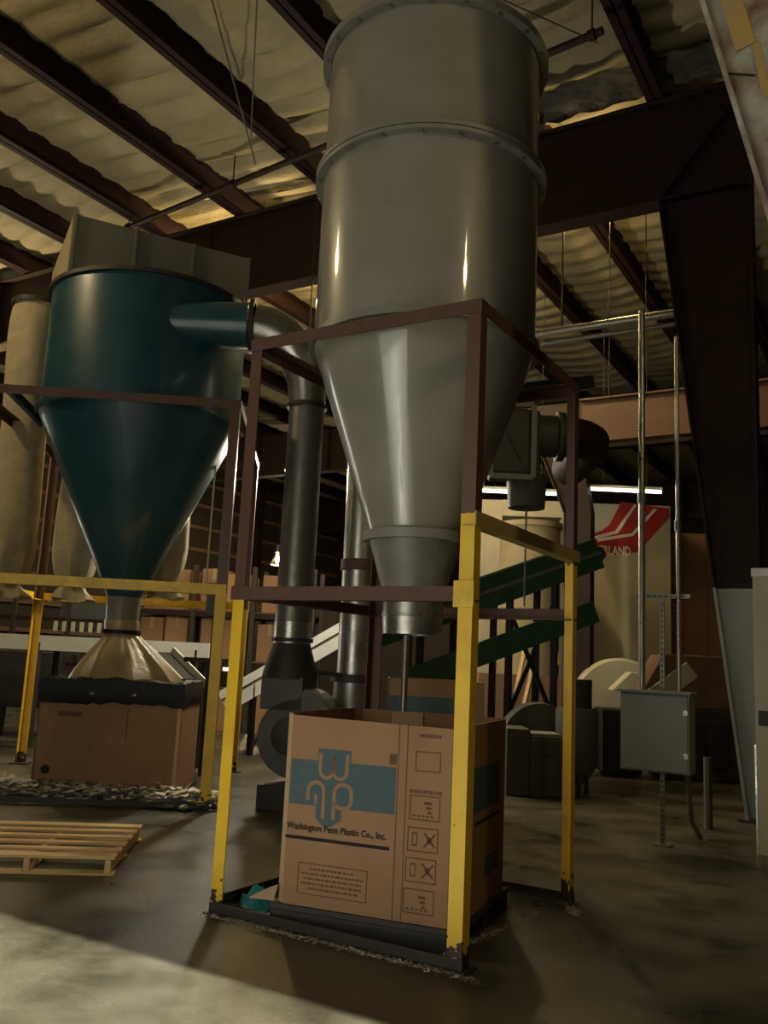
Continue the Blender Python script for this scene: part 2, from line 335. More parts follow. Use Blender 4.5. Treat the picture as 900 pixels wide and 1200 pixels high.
MB().box(-5.70, 6, YB - 0.14, YB + 0.14, 7.08, 7.12).build('upper_flange', 'primer', rb)

# dark torn lining beside the main beam
m = MB(); vs = []; n1, n2 = 40, 6
for i in range(n1 + 1):
    for j in range(n2 + 1):
        vs.append((-5.6 + 6.5 * i / n1, 10.55 + 0.75 * j / n2 + 0.05 * math.sin(i * 2.1), 9.52 + 0.07 * random.random() - (0.05 if j in (0, n2) else 0)))
m.add(vs, [(i * (n2 + 1) + j, i * (n2 + 1) + j + 1, (i + 1) * (n2 + 1) + j + 1, (i + 1) * (n2 + 1) + j) for i in range(n1) for j in range(n2)])
m.build('torn_lining', 'torn_insulation', ceil, smooth=True)

# ================================================================== LAMPS
def lamp(loc, energy, label, color=(1.0, 0.76, 0.40)):
    x, y, z = loc
    t = thing('high_bay_lamp', label, 'lamp', (x, y, z - 0.35), 'high bay lamps')
    MB().lathe([(0.02, 0.55), (0.11, 0.53), (0.12, 0.25), (0.05, 0.22)], (x, y, z), 20, caps=True).build('ballast', 'dull_galvanised', t, smooth=True)
    MB().tube([(x, y, z + 0.55), (x, y, ROOF_Z)], 0.012, 8).build('hanging_rod', 'dark_steel', t)
    for k in range(8):
        a = k * math.pi / 4
        MB().bar((x + 0.07 * math.cos(a), y + 0.07 * math.sin(a), z + 0.23), (x + 0.24 * math.cos(a), y + 0.24 * math.sin(a), z - 0.22), 0.008, 0.012).build('guard_rib', 'dull_galvanised', t)
    MB().lathe([(0.235, -0.24), (0.25, -0.24), (0.25, -0.21), (0.235, -0.21), (0.235, -0.24)], (x, y, z), 24).build('guard_ring', 'dull_galvanised', t)
    MB().lathe([(0.005, -0.16), (0.05, -0.13), (0.065, -0.05), (0.05, 0.08), (0.03, 0.2)], (x, y, z), 16).build('bulb', 'bulb', t, smooth=True)
    l = bpy.data.lights.new('lamp_light', 'POINT'); o = bpy.data.objects.new('lamp_light', l); COL.objects.link(o)
    l.energy = energy * LAMP_E; l.color = color; l.shadow_soft_size = 0.16
    o.parent = t; o.location = (0, 0, 0.02)
    return t
lamp((3.2, 2.6, 7.3), 230, 'high bay lamp hanging over the space beside the column')
lamp((-10.3, 3.3, 8.0), 420, 'high bay lamp hanging over the wooden pallet')
lamp((-17.5, 11.0, 7.6), 800, 'high bay lamp hanging off beyond the filter bags')
lamp((-11.0, 13.1, 9.16), 700, 'high bay lamp tucked behind the deep roof beam over the riser duct', (1.0, 0.70, 0.28))
lamp((-4.0, 12.9, 9.16), 210, 'high bay lamp tucked behind the deep roof beam near the column', (1.0, 0.70, 0.28))
_p = AT(325, 655, 34); lamp((_p.x, _p.y, _p.z), 420, 'small bright high bay lamp far behind the galvanised riser')
_p = AT(515, 300, 17.0); lamp((_p.x, _p.y, _p.z), 850, 'high bay lamp hidden behind the tall grey hopper', (1.0, 0.74, 0.36))

_p = AT(353, 535, 14.0); lamp((_p.x, _p.y, _p.z), 650, 'added unseen lamp behind the galvanised riser brightening the white conveyor', (1.0, 0.93, 0.74))  # added lamp, kept out of sight, to brighten the white conveyor

# ================================================================== TALL GREY CYCLONE AND ITS FRAME
CX, CY = -3.02, 5.48
RC = 0.81
cyc = thing('cyclone_hopper', 'tall grey cyclone hopper with flanged drum and long cone', 'hopper', (CX, CY, 1.82))
c0 = (CX, CY, 0)
MB().lathe([(RC, 3.88), (RC, 5.16)], c0, 96).build('lower_drum', 'grey_paint', cyc, smooth=True)
MB().lathe([(RC - 0.005, 5.16), (RC - 0.005, 6.16)], c0, 96).build('upper_drum', 'grey_paint', cyc, smooth=True)
MB().lathe([(RC, 5.115), (RC + 0.06, 5.115), (RC + 0.06, 5.145), (RC, 5.145)], c0, 96).build('drum_flange', 'grey_flange', cyc, smooth=True)
MB().lathe([(RC, 5.155), (RC + 0.06, 5.155), (RC + 0.06, 5.185), (RC, 5.185)], c0, 96).build('drum_flange', 'grey_flange', cyc, smooth=True)
MB().lathe([(RC, 6.10), (RC + 0.06, 6.10), (RC + 0.06, 6.16), (RC, 6.16)], c0, 96).build('top_flange', 'grey_flange', cyc, smooth=True)
MB().lathe([(RC + 0.02, 6.16), (RC + 0.02, 6.20), (0.4, 6.26), (0.3, 6.26)], c0, 96).build('lid', 'grey_paint', cyc, smooth=True)
MB().lathe([(0.30, 6.24), (0.30, 7.3)], c0, 48).build('outlet_duct', 'dull_galvanised', cyc, smooth=True)
MB().lathe([(RC, 3.83), (RC + 0.035, 3.83), (RC + 0.035, 3.88), (RC, 3.88)], c0, 96).build('cone_flange', 'grey_flange', cyc, smooth=True)
cone = MB().lathe([(RC - 0.005, 3.83), (0.335, 2.50)], c0, 96).build('cone', 'grey_paint', cyc, smooth=True)
MB().lathe([(0.335, 2.44), (0.375, 2.44), (0.375, 2.505), (0.335, 2.505)], c0, 64).build('neck_flange', 'grey_flange', cyc, smooth=True)
MB().lathe([(0.33, 2.45), (0.215, 2.08)], c0, 64).build('neck', 'worn_grey', cyc, smooth=True)
MB().lathe([(0.212, 2.10), (0.212, 1.94), (0.217, 1.935), (0.217, 1.925), (0.212, 1.92), (0.205, 1.80), (0.198, 1.80), (0.205, 1.92), (0.205, 2.1)], c0, 64).build('spout', 'galvanised', cyc, smooth=True)
for zf, rr in ((5.15, RC + 0.035), (6.13, RC + 0.035)):
    for k in range(20):
        a = k * math.pi / 10 + 0.1
        MB().lathe([(0.014, -0.05), (0.014, 0.05)], (CX + rr * math.cos(a), CY + rr * math.sin(a), zf), 6, caps=True).build('flange_bolt', 'galvanised', cyc)
# tangential inlet box at the rear and its round duct
inl = thing('inlet_transition', 'dark grey inlet box with bolted square flange behind the grey cone', 'duct fitting', AT(600, 560, 8.6))
pa = AT(606, 516, 8.6)
iu = V((0.86, 0.507, 0)).normalized(); iv = V((-iu.y, iu.x, 0)); Z = V((0, 0, 1))
MB().obox(pa + iv * 0.25, iu * 0.23, iv * 0.22, Z * 0.33).build('casing', 'machine_grey', inl, bevel=0.03)
for (s, e) in (((-.26, -.36), (.16, -.36)), ((-.26, .36), (.16, .36)), ((-.26, -.36), (-.26, .36)), ((.16, -.36), (.16, .36))):
    MB().bar(pa + iu * s[0] + Z * s[1], pa + iu * e[0] + Z * e[1], 0.05, 0.05, iv).build('flange_frame', 'panel_grey', inl)
for (s, e) in (((-.22, -.32), (.12, .32)), ((-.22, .32), (.12, -.32))):
    MB().bar(pa + iu * s[0] + Z * s[1] + iv * 0.02, pa + iu * e[0] + Z * e[1] + iv * 0.02, 0.012, 0.012, iv).build('cross_crease', 'machine_grey', inl)
MB().lathe([(0.21, -0.15), (0.21, 0.42), (0.25, 0.42), (0.25, 0.46), (0.21, 0.46)], pa + iv * 0.25 + Z * 0.12, 32, axis=iu).build('round_collar', 'machine_grey', inl, smooth=True)
MB().lathe([(0.18, -0.62), (0.20, -0.3)], pa + iv * 0.25 + iu * 0.14, 24, caps=True).build('drop_leg', 'machine_grey', inl, smooth=True)
eb = thing('duct_elbow', 'rusty brown duct elbow beside the inlet box', 'duct', AT(650, 480, 8.9))
p0 = pa + iv * 0.25 + Z * 0.12 + iu * 0.46
MB().tube([p0, p0 + iu * 0.12, p0 + iu * 0.25 + iv * 0.06 + Z * 0.0, p0 + iu * 0.34 + iv * 0.18, p0 + iu * 0.38 + iv * 0.4, p0 + iu * 0.38 + iv * 1.4], 0.20, 24).build('bend', 'steel_oxide', eb, smooth=True)
MB().lathe([(0.20, 0.0), (0.245, 0.0), (0.245, 0.035), (0.20, 0.035)], p0 + iu * 0.0, 24, axis=iu).build('flange', 'dark_steel', eb, smooth=True)

# frame
fx0, fx1, fy0, fy1, FH = -3.885, -2.14, 4.575, 6.385, 3.77
fr = thing('hopper_stand', 'rusty square steel stand with yellow lower posts around the printed carton', 'stand', ((fx0 + fx1) / 2, (fy0 + fy1) / 2, 0))
LG = 0.09
MB().angle((fx0, fy0, 0), (fx0, fy0, FH), LG, 0.01, (1, 0, 0), (0, 1, 0)).build('post', 'post_paint_a', fr)
MB().angle((fx1, fy0, 0), (fx1, fy0, FH), LG, 0.01, (-1, 0, 0), (0, 1, 0)).build('post', 'post_paint_b', fr)
MB().angle((fx1, fy1, 0), (fx1, fy1, FH), LG, 0.01, (-1, 0, 0), (0, -1, 0)).build('post', 'post_paint_c', fr)
MB().angle((fx0, fy1, 0), (fx0, fy1, FH), LG, 0.01, (1, 0, 0), (0, -1, 0)).build('post', 'rust_steel', fr)
E_ = 0.006; ex0, ex1, ey0, ey1, EH = fx0 - E_, fx1 + E_, fy0 - E_, fy1 + E_, FH + E_
for p0, p1, u in (((ex0, ey0, EH), (ex1, ey0, EH), (0, 1, 0)), ((ex1, ey0 + .004, EH - .002), (ex1, ey1, EH - .002), (-1, 0, 0)), ((ex0, ey1, EH), (ex1, ey1, EH), (0, -1, 0)), ((ex0, ey0 + .004, EH - .002), (ex0, ey1, EH - .002), (1, 0, 0))):
    MB().angle(p0, p1, 0.085, 0.01, u, (0, 0, -1)).build('top_rail', 'rust_steel', fr)
MB().angle((fx0 - 0.012, fy0 - 0.014, 1.965), (fx1 + 0.012, fy0 - 0.014, 1.965), 0.085, 0.01, (0, 1, 0), (0, 0, 1)).build('middle_rail', 'rust_steel', fr)
MB().angle((ex0, ey1 + .002, 1.97), (ex1, ey1 + .002, 1.97), 0.085, 0.01, (0, -1, 0), (0, 0, 1)).build('middle_rail', 'rust_steel', fr)
MB().angle((ex0 - .004, ey0, 1.972), (ex0 - .004, ey1, 1.972), 0.085, 0.01, (1, 0, 0), (0, 0, 1)).build('middle_rail', 'rust_steel', fr)
MB().angle((ex1 + .004, ey0, 2.40), (ex1 + .004, ey1 + .03, 2.40), 0.085, 0.01, (-1, 0, 0), (0, 0, 1)).build('side_rail', 'tan_steel', fr)
MB().box(fx1 - 0.11, fx1 + 0.016, fy0 - 0.026, fy0 - 0.004, 1.93, 2.08).build('gusset_plate', 'yellow_steel', fr)
MB().angle((ex0, ey0, 0.014), (ex1, ey0, 0.014), 0.055, 0.012, (0, 1, 0), (0, 0, 1)).build('floor_rail', 'dark_steel', fr)
MB().angle((ex0, ey1, 0.014), (ex1, ey1, 0.014), 0.055, 0.012, (0, -1, 0), (0, 0, 1)).build('floor_rail', 'dark_steel', fr)
MB().angle((ex0 - .003, ey0 + .01, 0.016), (ex0 - .003, ey1, 0.016), 0.08, 0.012, (1, 0, 0), (0, 0, 1)).build('floor_rail', 'dark_steel', fr)
for (px, py) in ((fx0, fy0), (fx1, fy0), (fx1, fy1), (fx0, fy1)):
    sx = 1 if px < -3 else -1; sy = 1 if py < 5 else -1
    MB().box(min(px - .03 * sx, px + .13 * sx), max(px - .03 * sx, px + .13 * sx), min(py - .03 * sy, py + .13 * sy), max(py - .03 * sy, py + .13 * sy), 0, 0.012).build('foot_plate', 'dark_steel', fr)

# ================================================================== PRINTED CARTON
A = V((-3.435, 4.63, 0)); eu = V((0.9865, 0.164, 0)).normalized(); en = V((-eu.y, eu.x, 0))
BW, BD, BZ0, BZ1, CH = 1.155, 1.15, 0.135, 1.25, 0.055
def bp(u, v, z): return A + eu * u + en * v + Z * z
pl = thing('plastic_pallet', 'low dark grey pallet under the printed carton', 'pallet', bp(BW / 2, BD / 2, 0))
MB().obox(bp(BW / 2, BD / 2, 0.115), eu * 0.60, en * 0.59, Z * 0.018).build('deck', 'dark_steel', pl, bevel=0.006)
for v in (0.06, BD / 2, BD - 0.06):
    MB().obox(bp(BW / 2, v, 0.05), eu * 0.60, en * 0.06, Z * 0.048).build('runner', 'dark_steel', pl, bevel=0.006)
bx = thing('printed_carton', 'open brown bulk carton with blue logo band and black lettering under grey spout', 'box', bp(BW / 2, BD / 2, BZ0))
oct_ = [(CH, 0), (BW - CH, 0), (BW, CH), (BW, BD - CH), (BW - CH, BD), (CH, BD), (0, BD - CH), (0, CH)]
names = ['front_panel', 'corner_panel', 'side_panel', 'corner_panel', 'rear_panel', 'corner_panel', 'side_panel', 'corner_panel']
TH = 0.014
ztop = [1.25, 1.235, 1.25, 1.25, 1.255, 1.255, 1.26, 1.262]
for i in range(8):
    (u0, v0), (u1, v1) = oct_[i], oct_[(i + 1) % 8]
    p0, p1 = bp(u0, v0, 0), bp(u1, v1, 0); t = (p1 - p0).normalized(); nrm = V((t.y, -t.x, 0)); inn = -nrm
    q = MB().add([p0 + Z * BZ0, p1 + Z * BZ0, p1 + Z * ztop[(i + 1) % 8], p0 + Z * ztop[i], p0 + inn * TH + Z * BZ0, p1 + inn * TH + Z * BZ0, p1 + inn * TH + Z * ztop[(i + 1) % 8], p0 + inn * TH + Z * ztop[i]],
                 [(0, 1, 2, 3), (5, 4, 7, 6), (3, 2, 6, 7), (1, 0, 4, 5), (0, 3, 7, 4), (2, 1, 5, 6)])
    pn = q.build(names[i], 'cardboard_edge_and_lit' if i == 7 else 'cardboard', bx)  # light falling from the left is painted into this corner as paler board
    if i == 0: front = pn
    if i == 2: side = pn
MB().prism([(u * 0.98 + 0.012, v * 0.98 + 0.012) for u, v in oct_], bp(0, 0, BZ0), eu, en, Z, 0.015).build('floor_panel', 'cardboard', bx)
# loose inner flap and outside flap on the floor side
MB().obox(bp(0.42, BD - 0.03, 1.13), eu * 0.12, en * 0.006, Z * 0.12).build('inner_flap', 'cardboard_edge_and_lit', bx)
MB().add([bp(-0.16, -0.02, .14), bp(0.0, 0.0, .14), bp(0.02, 0.0, .23), bp(-0.05, 0.02, .20), bp(-0.16, -0.01, .147), bp(0.0, 0.01, .147), bp(0.02, 0.01, .235), bp(-0.05, 0.03, .205)],
         [(0, 1, 2, 3), (7, 6, 5, 4), (0, 4, 5, 1), (1, 5, 6, 2), (2, 6, 7, 3), (3, 7, 4, 0)]).build('bottom_flap', 'cardboard_edge_and_lit', bx)
def pr(poly, mname, nm, th=0.0015, face=front):   # flat print on the front panel, (u from left, d below the top edge)
    return MB().prism([(u, 1.25 - d) for u, d in poly], bp(0, 0, 0) - en * 0.0005, eu, Z, -en, th).build(nm, mname, face)
def rect(u0, u1, d0, d1): return [(u0, d1), (u1, d1), (u1, d0), (u0, d0)]
def frame_print(u0, u1, d0, d1, mname, nm, t=0.006):
    mm = MB()
    for r_ in (rect(u0, u1, d0, d0 + t), rect(u0, u1, d1 - t, d1), rect(u0, u0 + t, d0, d1), rect(u1 - t, u1, d0, d1)):
        mm.prism([(u, 1.25 - d) for u, d in r_], bp(0, 0, 0) - en * 0.0005, eu, Z, -en, 0.0016)
    return mm.build(nm, mname, front)
def uu(x): return CH + (x - 95) / (690 - 95) * (BW - 2 * CH) if x > 0 else 0
def dd(x, y):
    yt = 103 + (x - 95) * 0.117; yb = 705 + (x - 75) * 0.215
    return (y - yt) / (yb - yt) * (1.25 - BZ0)
U = lambda x: CH + (x - 95) / 595.0 * (BW - 2 * CH)
pr(rect(U(100), U(495), 0.262, 0.530), 'print_blue', 'logo_band')
pr(rect(U(203), U(328), 0.190, 0.262), 'print_blue', 'logo_block')
pr([(U(205), 0.53), (U(205), 0.60), (U(235), 0.645), (U(262), 0.645), (U(300), 0.60), (U(300), 0.53)], 'print_blue', 'logo_block')
def stroke(pts, wdt, mname, nm, th):
    mm = MB(); n = len(pts)
    L_, R_ = [], []
    for i, p in enumerate(pts):
        a = V((*pts[max(i - 1, 0)], 0)); b = V((*pts[min(i + 1, n - 1)], 0)); t = (b - a).normalized(); q = V((-t.y, t.x, 0)) * wdt / 2
        L_.append((p[0] + q.x, p[1] + q.y)); R_.append((p[0] - q.x, p[1] - q.y))
    for i in range(n - 1):
        mm.prism([(u, 1.25 - d) for u, d in (L_[i], L_[i + 1], R_[i + 1], R_[i])], bp(0, 0, 0) - en * 0.0008, eu, Z, -en, th)
    return mm.build(nm, mname, front)
def arc(cx, cy, rx, ry, a0, a1, n=10): return [(cx + rx * math.cos(a0 + (a1 - a0) * i / n), cy + ry * math.sin(a0 + (a1 - a0) * i / n)) for i in range(n + 1)]
PI = math.pi
w0, w1, w2 = U(213), U(264), U(315)
stroke([(w0, 0.215), (w0, 0.315)] + arc((w0 + w1) / 2, 0.315, (w1 - w0) / 2, 0.045, PI, 0)[1:] + [(w1, 0.23)], 0.022, 'print_tan', 'logo_stroke', 0.003)
stroke([(w1, 0.23), (w1, 0.315)] + arc((w1 + w2) / 2, 0.315, (w2 - w1) / 2, 0.045, PI, 0)[1:] + [(w2, 0.215)], 0.022, 'print_tan', 'logo_stroke', 0.003)
for (xa, xb, sg) in ((172, 232, 1), (272, 336, 0)):
    a, b = U(xa), U(xb)
    if sg: stroke([(a, 0.50), (a, 0.44)] + arc((a + b) / 2, 0.44, (b - a) / 2, 0.05, PI, 2 * PI)[1:] + [(b, 0.60)], 0.024, 'print_tan', 'logo_stroke', 0.003)
    else: stroke([(a, 0.60), (a, 0.44)] + arc((a + b) / 2, 0.44, (b - a) / 2, 0.05, PI, 2 * PI)[1:] + arc((a + b) / 2, 0.485, (b - a) / 2, 0.045, 0, PI * 0.9)[0:], 0.024, 'print_tan', 'logo_stroke', 0.003)
stroke([(U(202), 0.46), (U(202), 0.52)], 0.02, 'print_tan', 'logo_stroke', 0.003)
text('Washington Penn Plastic Co., Inc.', 'lettering', 'print_black', front, bp(U(97), -0.0, 1.25 - 0.690), eu, Z, U(470) - U(97), 0.052, 0.003)
pr(rect(U(93), U(482), 0.715, 0.735), 'print_black', 'underline')
frame_print(U(150), U(408), 0.865, 1.045, 'print_brown', 'notice_frame', 0.005)
for k, (a, b) in enumerate(((195, 360), (165, 385), (175, 390), (165, 380), (190, 370))):
    mm = MB(); x = U(a)
    while x < U(b):
        wd = random.uniform(.008, .03); mm.prism([(u, 1.25 - d) for u, d in rect(x, x + wd, 0.892 + k * 0.028, 0.903 + k * 0.028)], bp(0, 0, 0) - en * 0.0005, eu, Z, -en, 0.0016); x += wd + 0.008
    mm.build('notice_text', 'print_brown', front)
for x in (500, 531): pr(rect(U(x), U(x) + 0.006, 0.0, BZ1 - BZ0), 'print_brown', 'score_line', 0.001)
pr(rect(U(470), U(496), 0.185, 0.245), 'print_brown', 'small_stamp')
frame_print(U(563), U(652), 0.155, 0.27, 'print_brown', 'blank_frame')
mm = MB(); x = U(575)
while x < U(650): mm.prism([(u, 1.25 - d) for u, d in rect(x, x + 0.012, 0.055, 0.075)], bp(0, 0, 0) - en * 0.0005, eu, Z, -en, 0.0016); x += 0.017
mm.build('faint_stamp', 'print_brown', front)
mm = MB(); x = U(548)
while x < U(655):
    wd = random.choice((.006, .01, .014)); mm.prism([(u, 1.25 - d) for u, d in rect(x, x + wd, 0.375, 0.395)], bp(0, 0, 0) - en * 0.0005, eu, Z, -en, 0.0016); x += wd + 0.006
mm.build('icon_caption', 'print_brown', front)
for k, (d0, d1) in enumerate(((0.405, 0.545), (0.585, 0.72), (0.755, 0.89), (0.925, 1.06))):
    frame_print(U(548) - k * 0.006, U(655) - k * 0.006, d0, d1, 'print_brown', 'icon_frame')
    ox = U(548) - k * 0.006; mm = MB()
    def q(r_): mm.prism([(u, 1.25 - d) for u, d in r_], bp(0, 0, 0) - en * 0.0005, eu, Z, -en, 0.0016)
    if k in (1, 2):
        q(rect(ox + 0.028, ox + 0.034, d0 + .03, d1 - .03)); q(rect(ox + 0.056, ox + 0.062, d0 + .03, d1 - .03)); q(rect(ox + 0.034, ox + 0.056, d0 + .03, d0 + .04)); q(rect(ox + 0.034, ox + 0.056, d1 - .04, d1 - .03))
        for s in (1, -1):
            cxu, cxd = ox + 0.135, (d0 + d1) / 2
            q([(cxu - 0.038, cxd + s * 0.038), (cxu - 0.028, cxd + s * 0.042), (cxu + 0.038, cxd - s * 0.034), (cxu + 0.03, cxd - s * 0.04)])
        q(arc(cxu, cxd, 0.016, 0.02, 0, 2 * PI, 12)[:-1])
    else:
        for j in range(3): q(rect(ox + 0.09 + j * 0.012, ox + 0.135, d0 + 0.035 + j * 0.026, d0 + 0.05 + j * 0.026))
        for j in range(5): q(rect(ox + 0.02 + j * 0.028, ox + 0.036 + j * 0.028, d1 - 0.03, d1 - 0.018))
    mm.build('handling_icon', 'print_brown', front)
# side panel print
def prs(v0, v1, z0, z1, mname, nm): return MB().prism([(v0, z0), (v1, z0), (v1, z1), (v0, z1)], bp(BW, 0, 0) + eu * 0.0005, en, Z, eu, 0.0016).build(nm, mname, side)
prs(0.25, 0.95, 0.72, 0.99, 'print_blue', 'logo_band'); prs(0.35, 0.95, 0.645, 0.665, 'print_black', 'underline'); prs(0.6, 0.95, 0.30, 0.42, 'print_blue', 'logo_block')

# teal film on the floor, flakes along the floor rail
m = MB(); vs = []
g = 10
tc = FLR(300, 1063)
for i in range(g + 1):
    for j in range(g + 1):
        x, y = (i / g - .5), (j / g - .5); r = math.hypot(x, y)
        vs.append(tc + V((x * 0.26, y * 0.2, max(0.003, 0.10 * math.exp(-8 * r * r) + 0.05 * random.random() * (r < .45)))))
m.add(vs, [(i * (g + 1) + j, i * (g + 1) + j + 1, (i + 1) * (g + 1) + j + 1, (i + 1) * (g + 1) + j) for i in range(g) for j in range(g)])
o = m.build('crumpled_film', 'teal_film', smooth=True); tag(o, 'crumpled teal plastic film lying by the corner of printed carton', 'plastic film')
def flakes(name, label, segs, n, spread, size, lift=0.0):
    m = MB()
    for k in range(n):
        a, b = random.choice(segs); t = random.random(); p = V(a).lerp(V(b), t) + V((random.gauss(0, spread), random.gauss(0, spread), 0))
        h = random.uniform(0.3, 1) * size; an = random.uniform(0, PI)
        u_ = V((math.cos(an), math.sin(an), random.uniform(-.3, .3))) * h; v_ = V((-math.sin(an), math.cos(an), random.uniform(-.3, .3))) * h * 0.6
        c = V((p.x, p.y, h * 0.5 + 0.002 + max(0, random.gauss(0, size * .5)) + lift * random.random() ** 2))
        m.add([c - u_ - v_, c + u_ - v_, c + u_ * .6 + v_, c - u_ * .8 + v_], [(0, 1, 2, 3)])
    o = m.build(name, 'flakes'); tag(o, label, 'flakes', kind='stuff'); return o
flakes('plastic_flakes', 'pale plastic flakes spilled along the floor rail of the rusty stand',
       [((fx0, fy0 - .05, 0), (fx1 + .15, fy0 - .06, 0)), ((fx0, fy0 - .04, 0), (fx1, fy0 - .05, 0)), ((fx0 + .1, fy0 + .03, 0), (fx1 - .1, fy0 + .03, 0)), ((fx1 - .05, fy1, 0), (fx1 + .12, fy1 - .3, 0)), ((-2.35, 4.75, 0), (-2.25, 6.0, 0))], 2600, 0.022, 0.009)

# ================================================================== BLUE CYCLONE, STAND, PLENUM, BAGS
BX, BY, RB = -8.2, 7.65, 1.2
e1 = V((0.819, 0.574, 0)).normalized(); e2 = V((-e1.y, e1.x, 0)); b0 = (BX, BY, 0)
bc = thing('cyclone_hopper', 'dark blue cyclone hopper with pointed cone in the yellow railed stand', 'hopper', (BX, BY, 1.87))
MB().lathe([(RB, 4.42), (RB, 5.9)], b0, 96).build('drum', 'blue_paint', bc, smooth=True)
MB().lathe([(RB, 5.88), (RB + 0.04, 5.88), (RB + 0.04, 5.93), (RB - .05, 5.93)], b0, 96).build('top_flange', 'dark_steel', bc, smooth=True)
MB().lathe([(RB, 4.37), (RB + 0.05, 4.37), (RB + 0.05, 4.42), (RB, 4.42)], b0, 96).build('cone_flange', 'blue_paint', bc, smooth=True)
MB().lathe([(RB, 4.37), (0.20, 2.22)], b0, 96).build('cone', 'blue_paint', bc, smooth=True)
MB().lathe([(0.205, 2.25), (0.19, 1.88)], b0, 48).build('spout', 'worn_grey', bc, smooth=True)
MB().lathe([(RB, 5.92), (0.3, 5.95)], b0, 96).build('lid', 'blue_paint', bc, smooth=True)
it = V(b0) - e2 * (RB - 0.26); iz = 5.42
tp = [it - e1 * 0.15 + e2 * 0.15 + Z * iz, it + e1 * 1.35 + Z * iz]
MB().tube(tp, 0.27, 40).build('tangential_inlet', 'blue_paint', bc, smooth=True)
MB().lathe([(0.27, 0), (0.32, 0), (0.32, 0.05), (0.27, 0.05)], tp[1], 40, axis=e1).build('inlet_flange', 'dark_steel', bc, smooth=True)
# galvanised riser
D1 = AT(352, 600, 10.2); d1x, d1y = D1.x, D1.y
rs = thing('riser_duct', 'galvanised round riser duct with elbow into the blue hopper', 'duct', (d1x, d1y, 1.2))
q0 = tp[1] + e1 * 0.05; q3 = V((d1x, d1y, 4.55))
ctrl = [q0, q0 + e1 * 0.35, V((d1x, d1y, iz - 0.30)), q3]
pts = []
for i in range(13):
    t = i / 12; a, b, c, d = ctrl; pts.append(a * (1 - t) ** 3 + b * 3 * t * (1 - t) ** 2 + c * 3 * t * t * (1 - t) + d * t ** 3)
pts = pts[::2]
MB().tube(pts, [0.26, 0.26, 0.255, 0.25, 0.24, 0.225, 0.215], 32).build('elbow', 'galvanised', rs, smooth=True)
MB().lathe([(0.205, 4.58), (0.205, 3.4)], (d1x, d1y, 0), 40).build('pipe_section', 'dull_galvanised', rs, smooth=True)
MB().lathe([(0.207, 3.4), (0.207, 2.0)], (d1x, d1y, 0), 40).build('pipe_section', 'dull_galvanised', rs, smooth=True)
MB().lathe([(0.21, 2.0), (0.21, 1.72)], (d1x, d1y, 0), 40).build('pipe_section', 'galvanised', rs, smooth=True)
for zz in (4.50, 1.80): MB().lathe([(0.205, zz - .02), (0.235, zz - .02), (0.235, zz + .02), (0.205, zz + .02)], (d1x, d1y, 0), 40).build('joint_band', 'dark_steel', rs, smooth=True)
MB().lathe([(0.21, 1.76), (0.22, 1.72), (0.30, 1.45), (0.31, 1.38)], (d1x, d1y, 0), 40).build('flared_foot', 'dark_steel', rs, smooth=True)
# blower under the riser
bl = thing('blower', 'dark grey scroll blower below the galvanised riser', 'blower', (d1x, d1y, 0))
ba = V((0.25, -0.97, 0)).normalized(); bb = V((-ba.y, ba.x, 0))
scz = [(0.42 + 0.20 * k / 28) for k in range(29)]
poly = [((0.38 + 0.14 * k / 28) * math.cos(2 * PI * k / 28 + PI / 2), (0.38 + 0.14 * k / 28) * math.sin(2 * PI * k / 28 + PI / 2)) for k in range(28)]
MB().prism(poly, V((d1x, d1y, 0.78)) - ba * 0.22 + bb * 0.16, bb, Z, ba, 0.44).build('scroll_housing', 'machine_grey', bl, bevel=0.01)
MB().obox((d1x, d1y, 1.22), bb * 0.24, ba * 0.22, Z * 0.18).build('outlet_throat', 'machine_grey', bl)
MB().obox(V((d1x, d1y, 0.13)) + bb * 0.16, bb * 0.34, ba * 0.3, Z * 0.13).build('pedestal', 'dark_steel', bl, bevel=0.01)
MB().lathe([(0.2, 0), (0.2, 0.12), (0.14, 0.14)], V((d1x, d1y, 0.78)) + ba * 0.22 + bb * .16, 32, axis=ba, caps=True).build('inlet_collar', 'dark_steel', bl, smooth=True)
# second riser behind the grey cone
D2 = AT(421, 680, 10.4)
r2 = thing('riser_duct', 'bright galvanised riser duct rising behind the grey cone', 'duct', (D2.x, D2.y, 0.6))
for (za, zb, mt) in ((5.2, 3.4, 'galvanised'), (3.4, 2.75, 'galvanised'), (2.66, 1.9, 'galvanised'), (1.9, 1.45, 'galvanised')):
    MB().lathe([(0.205, za), (0.205, zb)], (D2.x, D2.y, 0), 40).build('pipe_section', mt, r2, smooth=True)
MB().lathe([(0.2, 2.64), (0.225, 2.64), (0.225, 2.77), (0.2, 2.77)], (D2.x, D2.y, 0), 40).build('clamp_band', 'rust_steel', r2, smooth=True)
MB().lathe([(0.21, 1.36), (0.27, 1.36), (0.27, 1.45), (0.2, 1.45)], (D2.x, D2.y, 0), 40).build('base_flange', 'dark_steel', r2, smooth=True)
MB().lathe([(0.23, 1.37), (0.235, 0.9), (0.235, 0.0)], (D2.x, D2.y, 0), 40).build('lower_pipe', 'dull_galvanised', r2, smooth=True)
MB().tube([(D2.x, D2.y, 5.15), (D2.x + .1, D2.y - .15, 5.5), (D2.x + .5, D2.y - .6, 5.62), (D2.x + 1.7, D2.y - 2.3, 5.62)], 0.2, 24).build('elbow', 'galvanised', r2, smooth=True)
MB().bar(V((d1x, d1y - 0.28, 1.50)), V((D2.x, D2.y - 0.3, 1.44)), 0.05, 0.05).build('tie_bar', 'dark_steel', r2)

